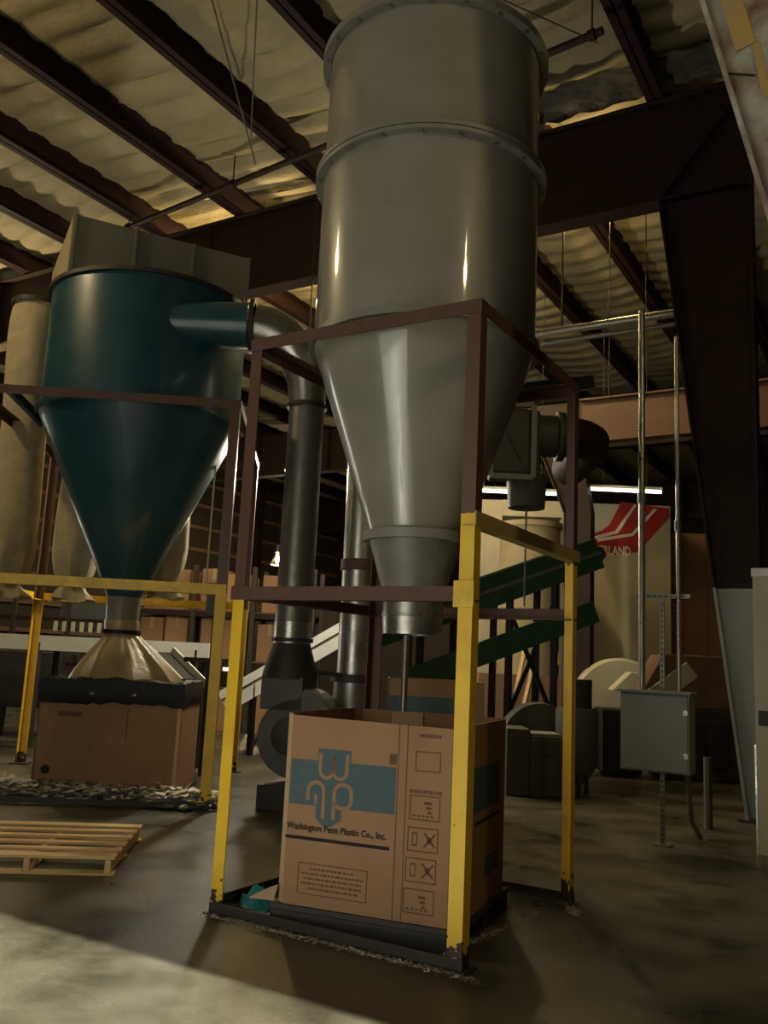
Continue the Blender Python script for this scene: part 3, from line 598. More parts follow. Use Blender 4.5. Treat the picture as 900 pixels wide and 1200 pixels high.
# stand of the blue hopper
FR2 = V((-6.375, 7.38, 0)); W2, D2_ = 3.0, 3.3
bs = thing('hopper_stand', 'brown and yellow railed steel stand carrying the blue hopper', 'stand', FR2 - e1 * 1.5 + e2 * 1.3)
cor = [FR2 - e1 * W2, FR2, FR2 + e2 * D2_, FR2 - e1 * W2 + e2 * D2_]
dirs = [(e1, e2), (-e1, e2), (-e1, -e2), (e1, -e2)]
for c, (u, v) in zip(cor, dirs):
    MB().angle(c, c + Z * 4.4, 0.11, 0.012, u, v).build('post', 'post_paint_d', bs)
    MB().obox(c + u * .05 + v * .05 + Z * .008, u * .12, v * .12, Z * .008).build('foot_plate', 'dark_steel', bs)
for i in range(4):
    inn = dirs[i][1] if i in (0, 2) else dirs[i][0]; ow = 0.006 + 0.003 * (i % 2); a, b = cor[i] - inn * ow, cor[(i + 1) % 4] - inn * ow
    MB().angle(a + Z * 4.42, b + Z * 4.42, 0.10, 0.012, inn, -Z).build('top_rail', 'rust_steel', bs)
    if i != 1:
        MB().angle(a + Z * 2.24, b + Z * 2.24, 0.11, 0.012, inn, Z).build('middle_rail', 'yellow_steel', bs)
    if i in (0,): MB().angle(a + Z * 0.018, b + Z * 0.018, 0.055, 0.012, inn, Z).build('floor_rail', 'dark_steel', bs)
MB().bar(AT(12, 457, 10.6), AT(52, 497, 10.9), 0.09, 0.09).build('diagonal_brace', 'black_steel', bs)

# plenum box with filter bags
ph = V((0.53, 0.848, 0)).normalized(); pb = V((-ph.y, ph.x, 0))
PB, PT = 6.08, 6.95
Pc = FLR(79, 327, PB)
pn = thing('filter_plenum', 'long olive grey sheet metal plenum box on top of the blue hopper', 'plenum', Pc + ph * 1.15 + pb * 1.0)
PLn, PWd = 2.3, 2.0
MB().obox(Pc + ph * PLn / 2 + pb * PWd / 2 + Z * ((PT - PB) / 2), ph * PLn / 2, pb * PWd / 2, Z * ((PT - PB) / 2)).build('casing', 'plenum_paint', pn, bevel=0.01)
MB().obox(Pc - ph * 0.006 + pb * PWd / 2 + Z * ((PT - PB) / 2), ph * 0.006, pb * (PWd / 2 - 0.02), Z * ((PT - PB) / 2 - 0.02)).build('end_plate', 'plenum_end', pn)
for k in range(4):
    MB().obox(Pc + ph * (0.02 + k * (PLn - .04) / 3) - pb * 0.012 + Z * ((PT - PB) / 2), ph * 0.02, pb * 0.012, Z * ((PT - PB) / 2)).build('seam_rib', 'plenum_paint', pn)
def bag(c, r, z0, z1, label):
    n = 28; vs = []; rings = 26
    for i in range(rings + 1):
        t = i / rings; z = z0 + (z1 - z0) * t
        rr = r * (1.0 if t > 0.1 else 0.6 + 0.4 * (t / 0.1) ** 0.5) * (0.94 + 0.06 * math.sin(t * 9)) * (1 if t < 0.95 else 1 - (t - .95) * 3)
        for k in range(n):
            a = 2 * PI * k / n
            fold = 1 + (0.10 * max(0, 1 - t / 0.22)) * math.sin(a * 7 + 1) + 0.025 * math.sin(a * 5 + t * 6)
            vs.append(V((c.x + rr * fold * math.cos(a), c.y + rr * fold * math.sin(a), z)))
    fs = [(i * n + k, i * n + (k + 1) % n, (i + 1) * n + (k + 1) % n, (i + 1) * n + k) for i in range(rings) for k in range(n)] + [tuple(reversed(range(n)))]
    t_ = thing('filter_bag', label, 'filter bag', (c.x, c.y, z0 - .2), 'filter bags')
    MB().add(vs, fs).build('bag', 'filter_cloth', t_, smooth=True)
    MB().lathe([(r * .45, z0 - .02), (r * .5, z0), (r * .45, z0 + .02)], (c.x, c.y, 0), 20).build('tie_cord', 'wire', t_)
    m_ = MB(); vs = []
    for j in range(4):
        for k in range(16):
            a = 2 * PI * k / 16; rr = r * (.42 + .16 * j) * (1 + .25 * math.sin(a * 5 + j)); vs.append(V((c.x + rr * math.cos(a), c.y + rr * math.sin(a), z0 - .07 * j + .03 * math.sin(a * 3))))
    m_.add(vs, [(j * 16 + k, j * 16 + (k + 1) % 16, (j + 1) * 16 + (k + 1) % 16, (j + 1) * 16 + k) for j in range(3) for k in range(16)]).build('gathered_end', 'filter_cloth', t_, smooth=True)
    MB().lathe([(r * 1.0, z1 - .06), (r * 1.04, z1 - .06), (r * 1.04, z1 - .0), (r, z1)], (c.x, c.y, 0), 24).build('hoop', 'dark_steel', t_)
bag(AT(22, 550, 11.45), 0.32, 2.4, PB, 'long cream filter bag at the outer end of the plenum')
bag(AT(92, 620, 11.5), 0.29, 2.4, PB, 'cream filter bag half hidden behind the blue cone')
bag(AT(196, 640, 11.6), 0.27, 2.5, PB, 'cream filter bag showing as a strip past the blue cone')

# carton under the blue hopper
a_ = FLR(35, 925, 0.05); b_ = FLR(205, 932, 0.05); bu = (b_ - a_); BL = bu.length; bu.normalize(); bn = V((-bu.y, bu.x, 0)); BDp = 1.3
def b2(u, v, z): return a_ + bu * u + bn * v + Z * (z - 0.05)
pl2 = thing('base_sheet', 'thin dark slip sheet under the plain carton', 'sheet', b2(BL / 2, BDp / 2, 0))
MB().obox(b2(BL / 2, BDp / 2, 0.025), bu * (BL / 2 + 0.03), bn * (BDp / 2 + 0.03), Z * 0.024).build('sheet', 'dark_steel', pl2)
cb = thing('plain_carton', 'plain brown bulk carton with black liner rim under the blue hopper', 'box', b2(BL / 2, BDp / 2, 0.05))
H2 = 1.2
o2 = [(0, 0), (BL, 0), (BL, BDp), (0, BDp)]
for i in range(4):
    (u0, v0), (u1, v1) = o2[i], o2[(i + 1) % 4]; p0, p1 = b2(u0, v0, 0.05), b2(u1, v1, 0.05); t = (p1 - p0).normalized(); nn = V((-t.y, t.x, 0))
    q = MB().obox((p0 + p1) / 2 + nn * 0.01 + Z * (H2 / 2), (p1 - p0) / 2, nn * 0.01, Z * (H2 / 2)).build(['front_panel', 'side_panel', 'rear_panel', 'side_panel'][i], 'cardboard_old', cb)
    if i == 0: f2 = q
MB().obox(b2(BL * .985, -0.004, 0.05 + H2 / 2), bu * 0.02, bn * 0.004, Z * H2 / 2).build('corner_seam', 'cardboard_edge_and_lit', cb)
MB().prism(arc(0, 0, 0.05, 0.05, 0, 2 * PI, 16)[:-1], b2(0.14, -0.001, 0.27), bu, Z, -bn, 0.002).build('round_stamp', 'print_black', f2)
MB().prism(rect(0, .16, 0, .012), b2(0.08, -0.001, 0.155), bu, Z, -bn, 0.002).build('stamp_line', 'print_brown', f2)
MB().prism(rect(0, .12, 0, .02), b2(0.6, -0.001, 0.14), bu, Z, -bn, 0.002).build('stamp_line', 'print_brown', f2)
MB().prism(rect(0, .012, 0, .35), b2(0.98, -0.001, 0.6), bu, Z, -bn, 0.002).build('scuff', 'print_brown', f2)
MB().prism(rect(0, .26, 0, .05), b2(0.22, -0.001, 0.85), bu, Z, -bn, 0.002).build('faint_stamp', 'print_brown', f2)
# black liner folded over the rim
n = 96; ring = []
per = []
for i in range(4):
    (u0, v0), (u1, v1) = o2[i], o2[(i + 1) % 4]
    for k in range(24): per.append((u0 + (u1 - u0) * k / 24, v0 + (v1 - v0) * k / 24))
vs = []; prof = [(0.012, 1.00), (0.03, 1.07), (0.035, 1.17), (0.02, 1.26), (-0.05, 1.28), (-0.09, 1.2)]
for (off, z) in prof:
    for k, (u, v) in enumerate(per):
        cu, cv = BL / 2, BDp / 2; du, dv = u - cu, v - cv; l = math.hypot(du, dv); o_ = off + random.uniform(-.008, .008)
        zz = z + (0.007 * math.sin(k * 0.31 + z * 3) + random.uniform(-.012, .012)) * (1 if z != 1.0 else 1.2)
        vs.append(b2(u + du / l * o_, v + dv / l * o_, zz))
m = MB(); m.add(vs, [(j * n + k, j * n + (k + 1) % n, (j + 1) * n + (k + 1) % n, (j + 1) * n + k) for j in range(len(prof) - 1) for k in range(n)])
m.build('liner_rim', 'black_plastic', cb, smooth=True)
# tan sleeve from spout into carton
n = 72; vs = []; prof = [(0.205, 1.95), (0.205, 1.86), (0.19, 1.80), (0.23, 1.74), (0.38, 1.58), (0.54, 1.38), (0.64, 1.22), (0.66, 1.10)]
ctr = b2(BL / 2 + 0.02, BDp / 2, 0)
for i, (r, z) in enumerate(prof):
    f = min(1, max(0, (1.9 - z) / 0.9))
    for k in range(n):
        a = 2 * PI * k / n; fo = 1 + 0.07 * (0.4 + f) * math.sin(a * 9 + 0.5) * (r > 0.21) + 0.03 * math.sin(a * 17) * (r > .21)
        c = V(b0).lerp(V((ctr.x, ctr.y, 0)), f); vs.append(V((c.x + r * fo * math.cos(a), c.y + r * fo * math.sin(a), z)))
m = MB(); m.add(vs, [(j * n + k, j * n + (k + 1) % n, (j + 1) * n + (k + 1) % n, (j + 1) * n + k) for j in range(len(prof) - 1) for k in range(n)])
sl = thing('filling_sleeve', 'tan plastic filling sleeve spreading from blue spout into plain carton', 'sleeve', (ctr.x, ctr.y, 1.0))
m.build('sleeve', 'tan_sleeve', sl, smooth=True)
MB().lathe([(0.2, 1.79), (0.235, 1.79), (0.235, 1.835), (0.2, 1.835)], b0, 32).build('tie_band', 'black_plastic', sl, smooth=True)
flakes('plastic_film_scrap', 'pale shredded film and flakes heaped along the base of the plain carton',
       [(b2(-.4, -.05, 0), b2(BL + .1, -.08, 0)), (b2(-.3, -.25, 0), b2(BL, -.3, 0)), (b2(-1.0, .1, 0), b2(-.1, 0, 0)), (b2(BL, -.5, 0), b2(BL + .4, -.4, 0))], 7000, 0.08, 0.05, 0.12)

# ================================================================== WOODEN PALLET
pe = FLR(133, 1005, 0.13); pu = V((0.80, 0.60, 0)).normalized(); pv = V((-0.60, 0.80, 0))
pl_ = thing('wooden_pallet', 'pale wooden pallet lying on the floor before the plain carton', 'pallet', (pe.x - .6, pe.y + .1, 0))
def wp(u, v, z): return V((pe.x, pe.y, 0)) - pu * u + pv * v + Z * z
PWv = 1.30
for u in (0.035, 0.60, 1.165):
    MB().obox(wp(u, PWv / 2, 0.065), pu * 0.022, pv * PWv / 2, Z * 0.045).build('stringer', 'wood', pl_, bevel=0.004)
for k, v in enumerate((0.07, 0.30, 0.53, 0.77, 1.0, 1.23)):
    MB().obox(wp(0.60, v, 0.121), pu * 0.61, pv * (0.062 if k in (0, 5) else 0.042), Z * 0.010).build('deck_board', 'wood', pl_, bevel=0.003)
for v in (0.06, 0.65, 1.24):
    MB().obox(wp(0.60, v, 0.010), pu * 0.61, pv * 0.055, Z * 0.009).build('bottom_board', 'wood', pl_, bevel=0.003)

# ================================================================== RIGHT SIDE: ELECTRICAL BOX
ed = 8.62; ec = AT(767, 858, ed)
eu2 = V((1, 0, 0)).normalized(); ev2 = V((-eu2.y, eu2.x, 0))
eb_ = thing('electrical_cabinet', 'grey electrical cabinet on a strut stand with two conduits above', 'cabinet', (ec.x, ec.y, 0))
MB().obox(ec + ev2 * 0.12, eu2 * 0.33, ev2 * 0.13, Z * 0.375).build('body', 'panel_grey', eb_, bevel=0.006)
dr = MB().obox(ec - ev2 * 0.018, eu2 * 0.315, ev2 * 0.012, Z * 0.36).build('door', 'panel_grey', eb_, bevel=0.006)
for zz in (.2, -.2): MB().obox(ec - ev2 * 0.035 + eu2 * 0.30 + Z * zz, eu2 * 0.02, ev2 * 0.008, Z * 0.025).build('latch', 'galvanised', dr)
MB().obox(ec + ev2 * .1 + Z * 0.385, eu2 * 0.35, ev2 * 0.16, Z * 0.012).build('rain_hood', 'panel_grey', eb_)
def strut(p0, p1, nm, parent, wd=0.042):
    MB().bar(p0, p1, wd, 0.02, ev2).build(nm, 'dull_galvanised', parent)
    p0, p1 = V(p0), V(p1); L_ = (p1 - p0).length; mm = MB(); k = 0.05
    t = (p1 - p0).normalized(); sd = t.cross(ev2).normalized()
    while k < L_ - 0.03:
        mm.obox(p0 + t * k - ev2 * 0.0115, t * 0.016, sd * 0.008, ev2 * 0.001); k += 0.055
    o = mm.build('strut_slots', 'black_steel', parent); o['kind'] = 'stuff'
ex, ey = ec.x + ev2.x * .1, ec.y + ev2.y * .1
strut(ec + eu2 * 0.05 + ev2 * 0.1 - Z * (ec.z), ec + eu2 * 0.05 + ev2 * 0.1 - Z * 0.37, 'stand_strut', eb_)
MB().obox(V((ex, ey, 0.008)) + eu2 * .05, eu2 * 0.08, ev2 * 0.08, Z * 0.008).build('foot_plate', 'dull_galvanised', eb_)
strut(ec + eu2 * 0.04 + ev2 * 0.16 + Z * 0.37, ec + eu2 * 0.04 + ev2 * 0.16 + Z * 1.32, 'upper_strut', eb_)
strut(ec - eu2 * 0.24 + ev2 * 0.14 + Z * 1.33, ec + eu2 * 0.32 + ev2 * 0.14 + Z * 1.33, 'cross_strut', eb_)
def pipe(nm, label, pts, r, mt='galvanised', cat='conduit', group=None, couple=()):
    t = thing(nm, label, cat, pts[0], group); MB().tube(pts, r, 14).build('pipe', mt, t, smooth=True)
    for z in couple: MB().lathe([(r, -.05), (r + .012, -.05), (r + .012, .05), (r, .05)], (pts[0][0], pts[0][1], z), 16).build('coupling', 'dull_galvanised', t, smooth=True)
    return t
pa_ = ec - eu2 * 0.15 + ev2 * 0.12 + Z * 0.39; pc_ = ec + eu2 * 0.21 + ev2 * 0.12 + Z * 0.39
pipe('conduit', 'thicker galvanised conduit rising from the grey cabinet', [pa_, V((pa_.x, pa_.y, 5.35)), V((pa_.x, pa_.y, 5.45))], 0.034, couple=(3.4,))
pipe('conduit', 'thinner galvanised conduit rising from the grey cabinet beside the column', [pc_, V((pc_.x, pc_.y, 5.0)), V((pc_.x, pc_.y, 5.1))], 0.022, couple=(3.1,))
pipe('flexible_conduit', 'bent grey conduit dropping from under the cabinet to the floor', [ec + eu2 * .28 + ev2 * .12 - Z * .37, ec + eu2 * .28 + ev2 * .2 - Z * .6, ec + eu2 * .24 + ev2 * .45 - Z * .85, ec + eu2 * .3 + ev2 * .6 - Z * (ec.z - .03)], 0.025, 'dull_galvanised')
pipe('pipe_stub', 'short grey pipe standing beside the cabinet', [V((*AT(830, 950, 9.6).xy, 0)), V((*AT(830, 950, 9.6).xy, 0.75))], 0.045, 'dull_galvanised', 'pipe')

# cream door post at the picture's edge
wp_ = FLR(893, 1003); ps = thing('timber_post', 'cream painted timber post standing beside the brown column', 'post', wp_)
MB().box(wp_.x - 0.03, wp_.x + 0.16, wp_.y, wp_.y + 0.14, 0.0, 2.62).build('post', 'cream', ps, bevel=0.006)
MB().box(wp_.x - 0.04, wp_.x + 0.18, wp_.y - 0.01, wp_.y + 0.16, 2.60, 2.68).build('cap', 'white_paint', ps)
MB().box(wp_.x - 0.045, wp_.x - 0.03, wp_.y, wp_.y + 0.1, 0.0, 1.0).build('edge_guard', 'galvanised', ps)
MB().box(wp_.x, wp_.x + 0.1, wp_.y - 0.03, wp_.y, 1.18, 1.32).build('switch_box', 'dark_steel', ps)

# chipped white brace, upper corner
ra = V((-0.60, 4.5, 5.30)); rb_ = V((-0.27, 4.5, 3.86))
tdir = (rb_ - ra).normalized(); side_ = V((0, 1, 0)).cross(tdir).normalized()
ra, rb_ = ra - tdir * (4.1 / -tdir.z), rb_ + tdir * (3.85 / -tdir.z)
br = thing('steel_brace', 'chipped white painted steel brace with rust stains overhead', 'brace', rb_)
nx_ = V((tdir.z, 0, -tdir.x)); nx_ = nx_ if nx_.x > 0 else -nx_
MB().bar(ra, rb_, 0.03, 0.50, nx_).build('web', 'chipped_white', br)
for s in (-1, 1): MB().bar(ra + nx_ * .25 * s, rb_ + nx_ * .25 * s, 0.2, 0.025, nx_).build('flange', 'chipped_white', br)
cc = AT(872, 50, 4.78)
MB().bar(cc - tdir * 0.3 - V((0, .1, 0)), cc + tdir * 0.12 - V((0, .1, 0)), 0.05, 0.10, nx_).build('welded_plate', 'tan_steel', br)
MB().bar(cc + tdir * 0.16 - nx_ * .2 - V((0, .1, 0)), cc + tdir * 0.3 - V((0, .1, 0)), 0.04, 0.012, nx_).build('weld_bead', 'dark_steel', br)
MB().bar(cc + tdir * 0.12 + nx_ * .05 - V((0, .1, 0)), cc + tdir * 0.45 + nx_ * .02 - V((0, .1, 0)), 0.04, 0.04, nx_).build('welded_plate', 'tan_steel', br)

# ================================================================== OVERHEAD PIPES AND WIRES
sp = thing('sprinkler_pipe', 'rusty sprinkler pipe crossing under the purlins', 'pipe', (-7, 9.9, 9.1))
MB().tube([(-12.0, 10.45, 9.2), (-7.2, 9.9, 9.2), (-2.9, 9.38, 9.2)], 0.05, 12).build('pipe', 'steel_oxide', sp, smooth=True)
for t in (0.0, 0.3, 0.55, 0.8, 0.985):
    p = V((-12, 10.45, 9.2)).lerp(V((-2.9, 9.38, 9.2)), t)
    MB().lathe([(0.012, 0.0), (0.012, 0.62)], p, 6).build('hanger_rod', 'dark_steel', sp)
    MB().lathe([(0.07, -.04), (0.07, .04)], p, 12, axis=V((9.1, -1.07, 0)), caps=True).build('coupling', 'steel_oxide', sp, smooth=True)
p1_, p2_ = FLR(628, 392, 6.6), AT(790, 368, 13.6)
lp = thing('header_pipe', 'pale grey pipe pair running level behind the tall hopper', 'pipe', AT(628, 392, 13))
d_ = V((1, 0.0, 0.0)); P_ = AT(628, 392, 13.2)
MB().tube([P_ - d_ * 3, P_ + d_ * 2.6], 0.06, 12).build('pipe', 'galvanised', lp, smooth=True)
MB().tube([P_ - d_ * 3 - Z * .16, P_ + d_ * 2.6 - Z * .16], 0.035, 12).build('pipe', 'dull_galvanised', lp, smooth=True)
MB().lathe([(0.015, 0.0), (0.015, 9.8 - P_.z)], P_ + d_ * 2.2, 6).build('hanger_rod', 'dark_steel', lp)
MB().lathe([(0.015, 0.0), (0.015, 9.8 - P_.z)], P_ + d_ * 0.4, 6).build('hanger_rod', 'dark_steel', lp)
def wire(a, b, label, r=0.006, sag=0.0, mt='wire'):
    pts = [V(a).lerp(V(b), t / 8) - Z * sag * math.sin(PI * t / 8) for t in range(9)]
    return tag(MB().tube(pts, r, 6).build('hanging_wire', mt, smooth=True), label, 'wire', 'hanging wires')
wire(FLR(243, -20, 9.4), V((*FLR(300, 185, 9.0).xy, 8.9)), 'thin dark wire slanting below the purlins over the plenum', 0.012)
wire(FLR(302, -20, 9.4), V((*FLR(295, 150, 9.2).xy, 9.0)), 'short thin wire hanging beside the tall hopper', 0.010)
wire(AT(590, 0, 9.5), AT(700, 50, 10.2), 'thin wire running from hopper lid to the sprinkler pipe end', 0.008)
for (x, y0, y1, d) in ((715, 262, 480, 14.0), (757, 250, 365, 13.0)):
    a = AT(x, y0, d); wire((a.x, a.y, 9.8), (a.x, a.y, AT(x, y1, d).z), ['thin drop wire in front of the rust red beam', 'thin drop wire above the thick conduit'][x > 740], 0.008)
a = AT(253, 540, 11); wire((a.x, a.y, AT(253, 540, 11).z), (a.x, a.y, AT(253, 700, 11).z), 'pale cord hanging beside the blue cone', 0.012, mt='cream')
a = pa + iv * 0.25 + iu * 0.14; wire((a.x, a.y, a.z - .6), (a.x, a.y, 2.2), 'pale cord hanging before the green conveyor', 0.010, mt='dull_galvanised')
# black header beam beside the inlet
MB().bar(AT(590, 461, 8.9), AT(690, 449, 9.6), 0.16, 0.14).build('cross_member', 'black_steel', fr)

# ================================================================== BLOWER SKID (right)
gb = thing('blower', 'grey fan casing with square outlet box standing behind the yellow post', 'blower', FLR(645, 935))
g0 = FLR(645, 935); gu = V((0.86, 0.507, 0)).normalized(); gv = V((-gu.y, gu.x, 0))
g0 = V((g0.x, g0.y, 0))
MB().obox(g0 - gu * 0.42 + gv * 0.35 + Z * 0.42, gu * 0.15, gv * 0.34, Z * 0.42).build('motor_box', 'machine_grey', gb, bevel=0.015)
MB().obox(g0 - gu * 0.06 + gv * 0.32 + Z * 0.36, gu * 0.21, gv * 0.32, Z * 0.36).build('casing', 'machine_grey', gb, bevel=0.015)
MB().obox(g0 - gu * 0.06 + gv * 0.30 + Z * 0.76, gu * 0.19, gv * 0.26, Z * 0.03).build('casing_lid', 'panel_grey', gb, bevel=0.01)
MB().obox(g0 - gu * 0.06 - gv * 0.006 + Z * 0.40, gu * 0.14, gv * 0.008, Z * 0.18).build('access_plate', 'machine_grey', gb, bevel=0.004)
MB().obox(g0 - gu * 0.04 - gv * 0.018 + Z * 0.52, gu * 0.04, gv * 0.012, Z * 0.015).build('pull_handle', 'dark_steel', gb)
poly = [((0.50 + 0.12 * k / 32) * math.cos(2 * PI * k / 32), (0.50 + 0.12 * k / 32) * math.sin(2 * PI * k / 32)) for k in range(32)]
MB().prism(poly, g0 + gu * 0.02 + gv * 0.75 + Z * 0.62, gu, Z, gv, 0.5).build('scroll_housing', 'machine_grey', gb, bevel=0.01)
MB().lathe([(0.24, 0.32), (0.28, 0.42), (0.28, 1.08), (0.26, 1.12), (0.0, 1.12)], g0 + gu * 0.42 + gv * 0.45, 40).build('drum', 'machine_grey', gb, smooth=True)
MB().lathe([(0.0, 0.12), (0.14, 0.16), (0.24, 0.32)], g0 + gu * 0.42 + gv * 0.45, 40).build('drum_bottom', 'machine_grey', gb, smooth=True)
for a in (0.6, 2.6, 4.7): MB().bar(g0 + gu * (0.42 + .2 * math.cos(a)) + gv * (0.45 + .2 * math.sin(a)), g0 + gu * (0.42 + .2 * math.cos(a)) + gv * (0.45 + .2 * math.sin(a)) + Z * .35, 0.05, 0.05, gu).build('drum_leg', 'dark_steel', gb)
MB().lathe([(0.20, 1.12), (0.20, 1.5)], g0 + gu * 0.42 + gv * 0.45, 32, caps=True).build('inlet_pipe', 'dark_steel', gb, smooth=True)

# ================================================================== WHITE GRANULATOR WITH RED LOGO
md = 19.0
mu = V((0.89, 0.456, 0)).normalized(); mv = V((-mu.y, mu.x, 0))
M0 = AT(690, 800, md); M1 = AT(786, 800, md); topz = AT(740, 585, md).z
wm = thing('granulator', 'tall white granulator hood with red chevron logo and white lettering', 'machine', V((*M0.xy, 0)) + mu * .3)
Wm = (V((*M1.xy, 0)) - V((*M0.xy, 0))).dot(mu)
L0 = V((*M0.xy, 0)) - mu * 0.45
zb = M0.z
MB().obox(L0 + mu * (Wm + 0.45) / 2 + mv * 1.0 + Z * ((topz + zb) / 2), mu * (Wm + 0.45) / 2, mv * 1.0, Z * ((topz - zb) / 2)).build('hood', 'cream', wm, bevel=0.02)
MB().obox(L0 + mu * (Wm + 0.45) * .5 + mv * 1.0 + Z * (zb / 2), mu * (Wm + 0.3) * .5, mv * 0.9, Z * (zb / 2)).build('base', 'cream', wm, bevel=0.02)
MB().obox(L0 + mu * (Wm + 0.45) / 2 + mv * -.03 + Z * zb, mu * (Wm + 0.45) / 2, mv * 0.03, Z * 0.02).build('belt_seam', 'dark_steel', wm)
def mpx(px, py):    # point on the hood's front face
    r = RX * (px - 450) + RY * (py - 600) + RZ * FPX; t = (L0 - CAM).dot(mv) / r.dot(mv); return CAM + r * t
def mface(pxs, mname, nm, th):
    P = [mpx(*p) for p in pxs]; poly = [((p - L0).dot(mu), p.z) for p in P]
    return MB().prism(poly, V((L0.x, L0.y, 0)) - mv * 0.0, mu, Z, -mv, th).build(nm, mname, wm)
mface([(690, 653), (748, 647), (785, 606), (784, 596), (728, 588), (714, 615), (705, 622), (690, 628)], 'print_red', 'logo_chevron', 0.004)
mface([(690, 634), (724, 625), (746, 592), (743, 591), (721, 622), (690, 630)], 'print_white', 'logo_line', 0.007)
mface([(700, 635), (742, 628), (770, 597), (766, 596), (740, 625), (700, 631)], 'print_white', 'logo_line', 0.007)
tl = mpx(675, 649); tr = mpx(739, 645)
text('CUMBERLAND', 'lettering', 'print_white', wm, V((tl.x, tl.y, tl.z)), mu, Z, (tr - tl).dot(mu), 0.21, 0.008)
# curved white guard at the machine foot
MB().lathe([(0.0, -.2), (0.85, -.2), (0.9, -.15), (0.9, .15), (0.85, .2), (0.0, .2)], V((*AT(725, 850, 17).xy, 1.0)), 48, axis=mv).build('flywheel_guard', 'cream', wm, smooth=True)
MB().obox(AT(770, 800, 16.5), mu * 0.7, mv * 0.25, V((mu.x * .35, mu.y * .35, .35)) * .5).build('chute', 'cream', wm, bevel=0.02)
# tan side panel machine
tp_ = thing('tan_cabinet', 'dim tan machine cabinet between white machine and brown column', 'cabinet', V((*AT(830, 800, 20).xy, 0)))
t0 = V((*AT(788, 800, 20).xy, 0)); t1 = V((*AT(880, 800, 20).xy, 0)); tu = (t1 - t0).normalized(); tv = V((-tu.y, tu.x, 0)); tw = (t1 - t0).length
MB().obox(t0 + tu * tw / 2 + tv * 0.9 + Z * 2.45, tu * tw / 2, tv * 0.8, Z * 2.45).build('casing', 'cardboard_old', tp_, bevel=0.02)
for k in range(3): MB().obox(t0 + tu * (tw * (0.2 + k * .3)) + tv * 0.08 + Z * 2.5, tu * 0.05, tv * 0.03, Z * 2.3).build('panel_rib', 'cardboard_old', tp_)
# dark low machine by the column
dm = thing('dark_machine', 'dark low machine with sloped hopper behind the grey cabinet', 'machine', V((*AT(800, 900, 13.5).xy, 0)))
dc = V((*AT(822, 860, 14).xy, 0))
MB().obox(dc + Z * 0.55 + mv * .5, mu * 0.62, mv * 0.5, Z * 0.55).build('body', 'dark_steel', dm, bevel=0.03)
MB().prism([(-0.9, 1.35), (-0.55, 1.95), (0.85, 1.95), (0.75, 1.1), (-0.5, 1.1)], dc + mv * 0.1, mu, Z, mv, 0.9).build('hopper', 'wood_dark', dm, bevel=0.02)
MB().bar(dc - mu * 0.9 + Z * 1.15 - mv * .05, dc - mu * 0.15 + Z * 1.72 - mv * .05, 0.05, 0.28, Z).build('sloped_chute', 'cream', dm)
for k in range(3): MB().obox(dc + mu * (-.4 + k * .35) - mv * 0.02 + Z * 0.55, mu * 0.12, mv * 0.03, Z * 0.35).build('panel', 'black_steel', dm, bevel=0.01)
MB().obox(dc - mu * 1.25 + mv * .3 + Z * .55, mu * .32, mv * .4, Z * .5).build('gear_case', 'black_steel', dm, bevel=.05)

# ================================================================== GREEN CONVEYOR
gc = thing('inclined_conveyor', 'green inclined belt conveyor on black trestle legs', 'conveyor', V((*AT(590, 830, 13.5).xy, 0)))
G0, G1 = AT(425, 745, 13.4), AT(690, 652, 14.4)
gd = (G1 - G0).normalized(); gs = gd.cross(Z).normalized(); gup = gs.cross(gd).normalized()
for s in (-0.38, 0.38):
    MB().bar(G0 + gs * s, G1 + gs * s, 0.05, 0.46, gup).build('side_channel', 'green_paint', gc)
    MB().bar(G0 + gs * s + gup * .24, G1 + gs * s + gup * .24, 0.10, 0.025, gup).build('side_flange', 'green_paint', gc)
MB().bar(G0 + gs * 0.45 + gup * .02, G1 + gs * 0.45 + gup * .02, 0.03, 0.05, gup).build('edge_strip', 'dull_galvanised', gc)
MB().bar(G0 + gup * .10, G1 + gup * .10, 0.72, 0.02, gup).build('belt', 'black_plastic', gc)
MB().bar(G0 - gup * .10, G1 - gup * .10, 0.72, 0.02, gup).build('return_belt', 'black_plastic', gc)
MB().bar(G0 + gs * .40 - gup * .82 + gd * 0.3, G1 + gs * .40 - gup * .82 - gd * .4, 0.05, 0.34, gup).build('lower_chord', 'green_paint', gc)
for P in (G0, G1): MB().tube([P - gs * .36, P + gs * .36], 0.12, 20).build('end_roller', 'dark_steel', gc, smooth=True)
for t in (0.22, 0.42, 0.60, 0.80):
    P = G0.lerp(G1, t)
    for s in (-0.36, 0.36):
        q = P + gs * s; MB().bar((q.x, q.y, 0), (q.x, q.y, q.z - .05), 0.09, 0.09).build('leg', 'black_steel', gc)
        MB().box(q.x - .09, q.x + .09, q.y - .09, q.y + .09, 0, .015).build('foot_plate', 'black_steel', gc)
pA, pB = G0.lerp(G1, 0.60) + gs * 0.36, G0.lerp(G1, 0.80) + gs * 0.36
MB().bar((pA.x, pA.y, 0.9), (pB.x, pB.y, pB.z - .5), 0.06, 0.06).build('cross_brace', 'black_steel', gc)
MB().bar((pB.x, pB.y, 0.9), (pA.x, pA.y, pA.z - .4), 0.06, 0.06).build('cross_brace', 'black_steel', gc)

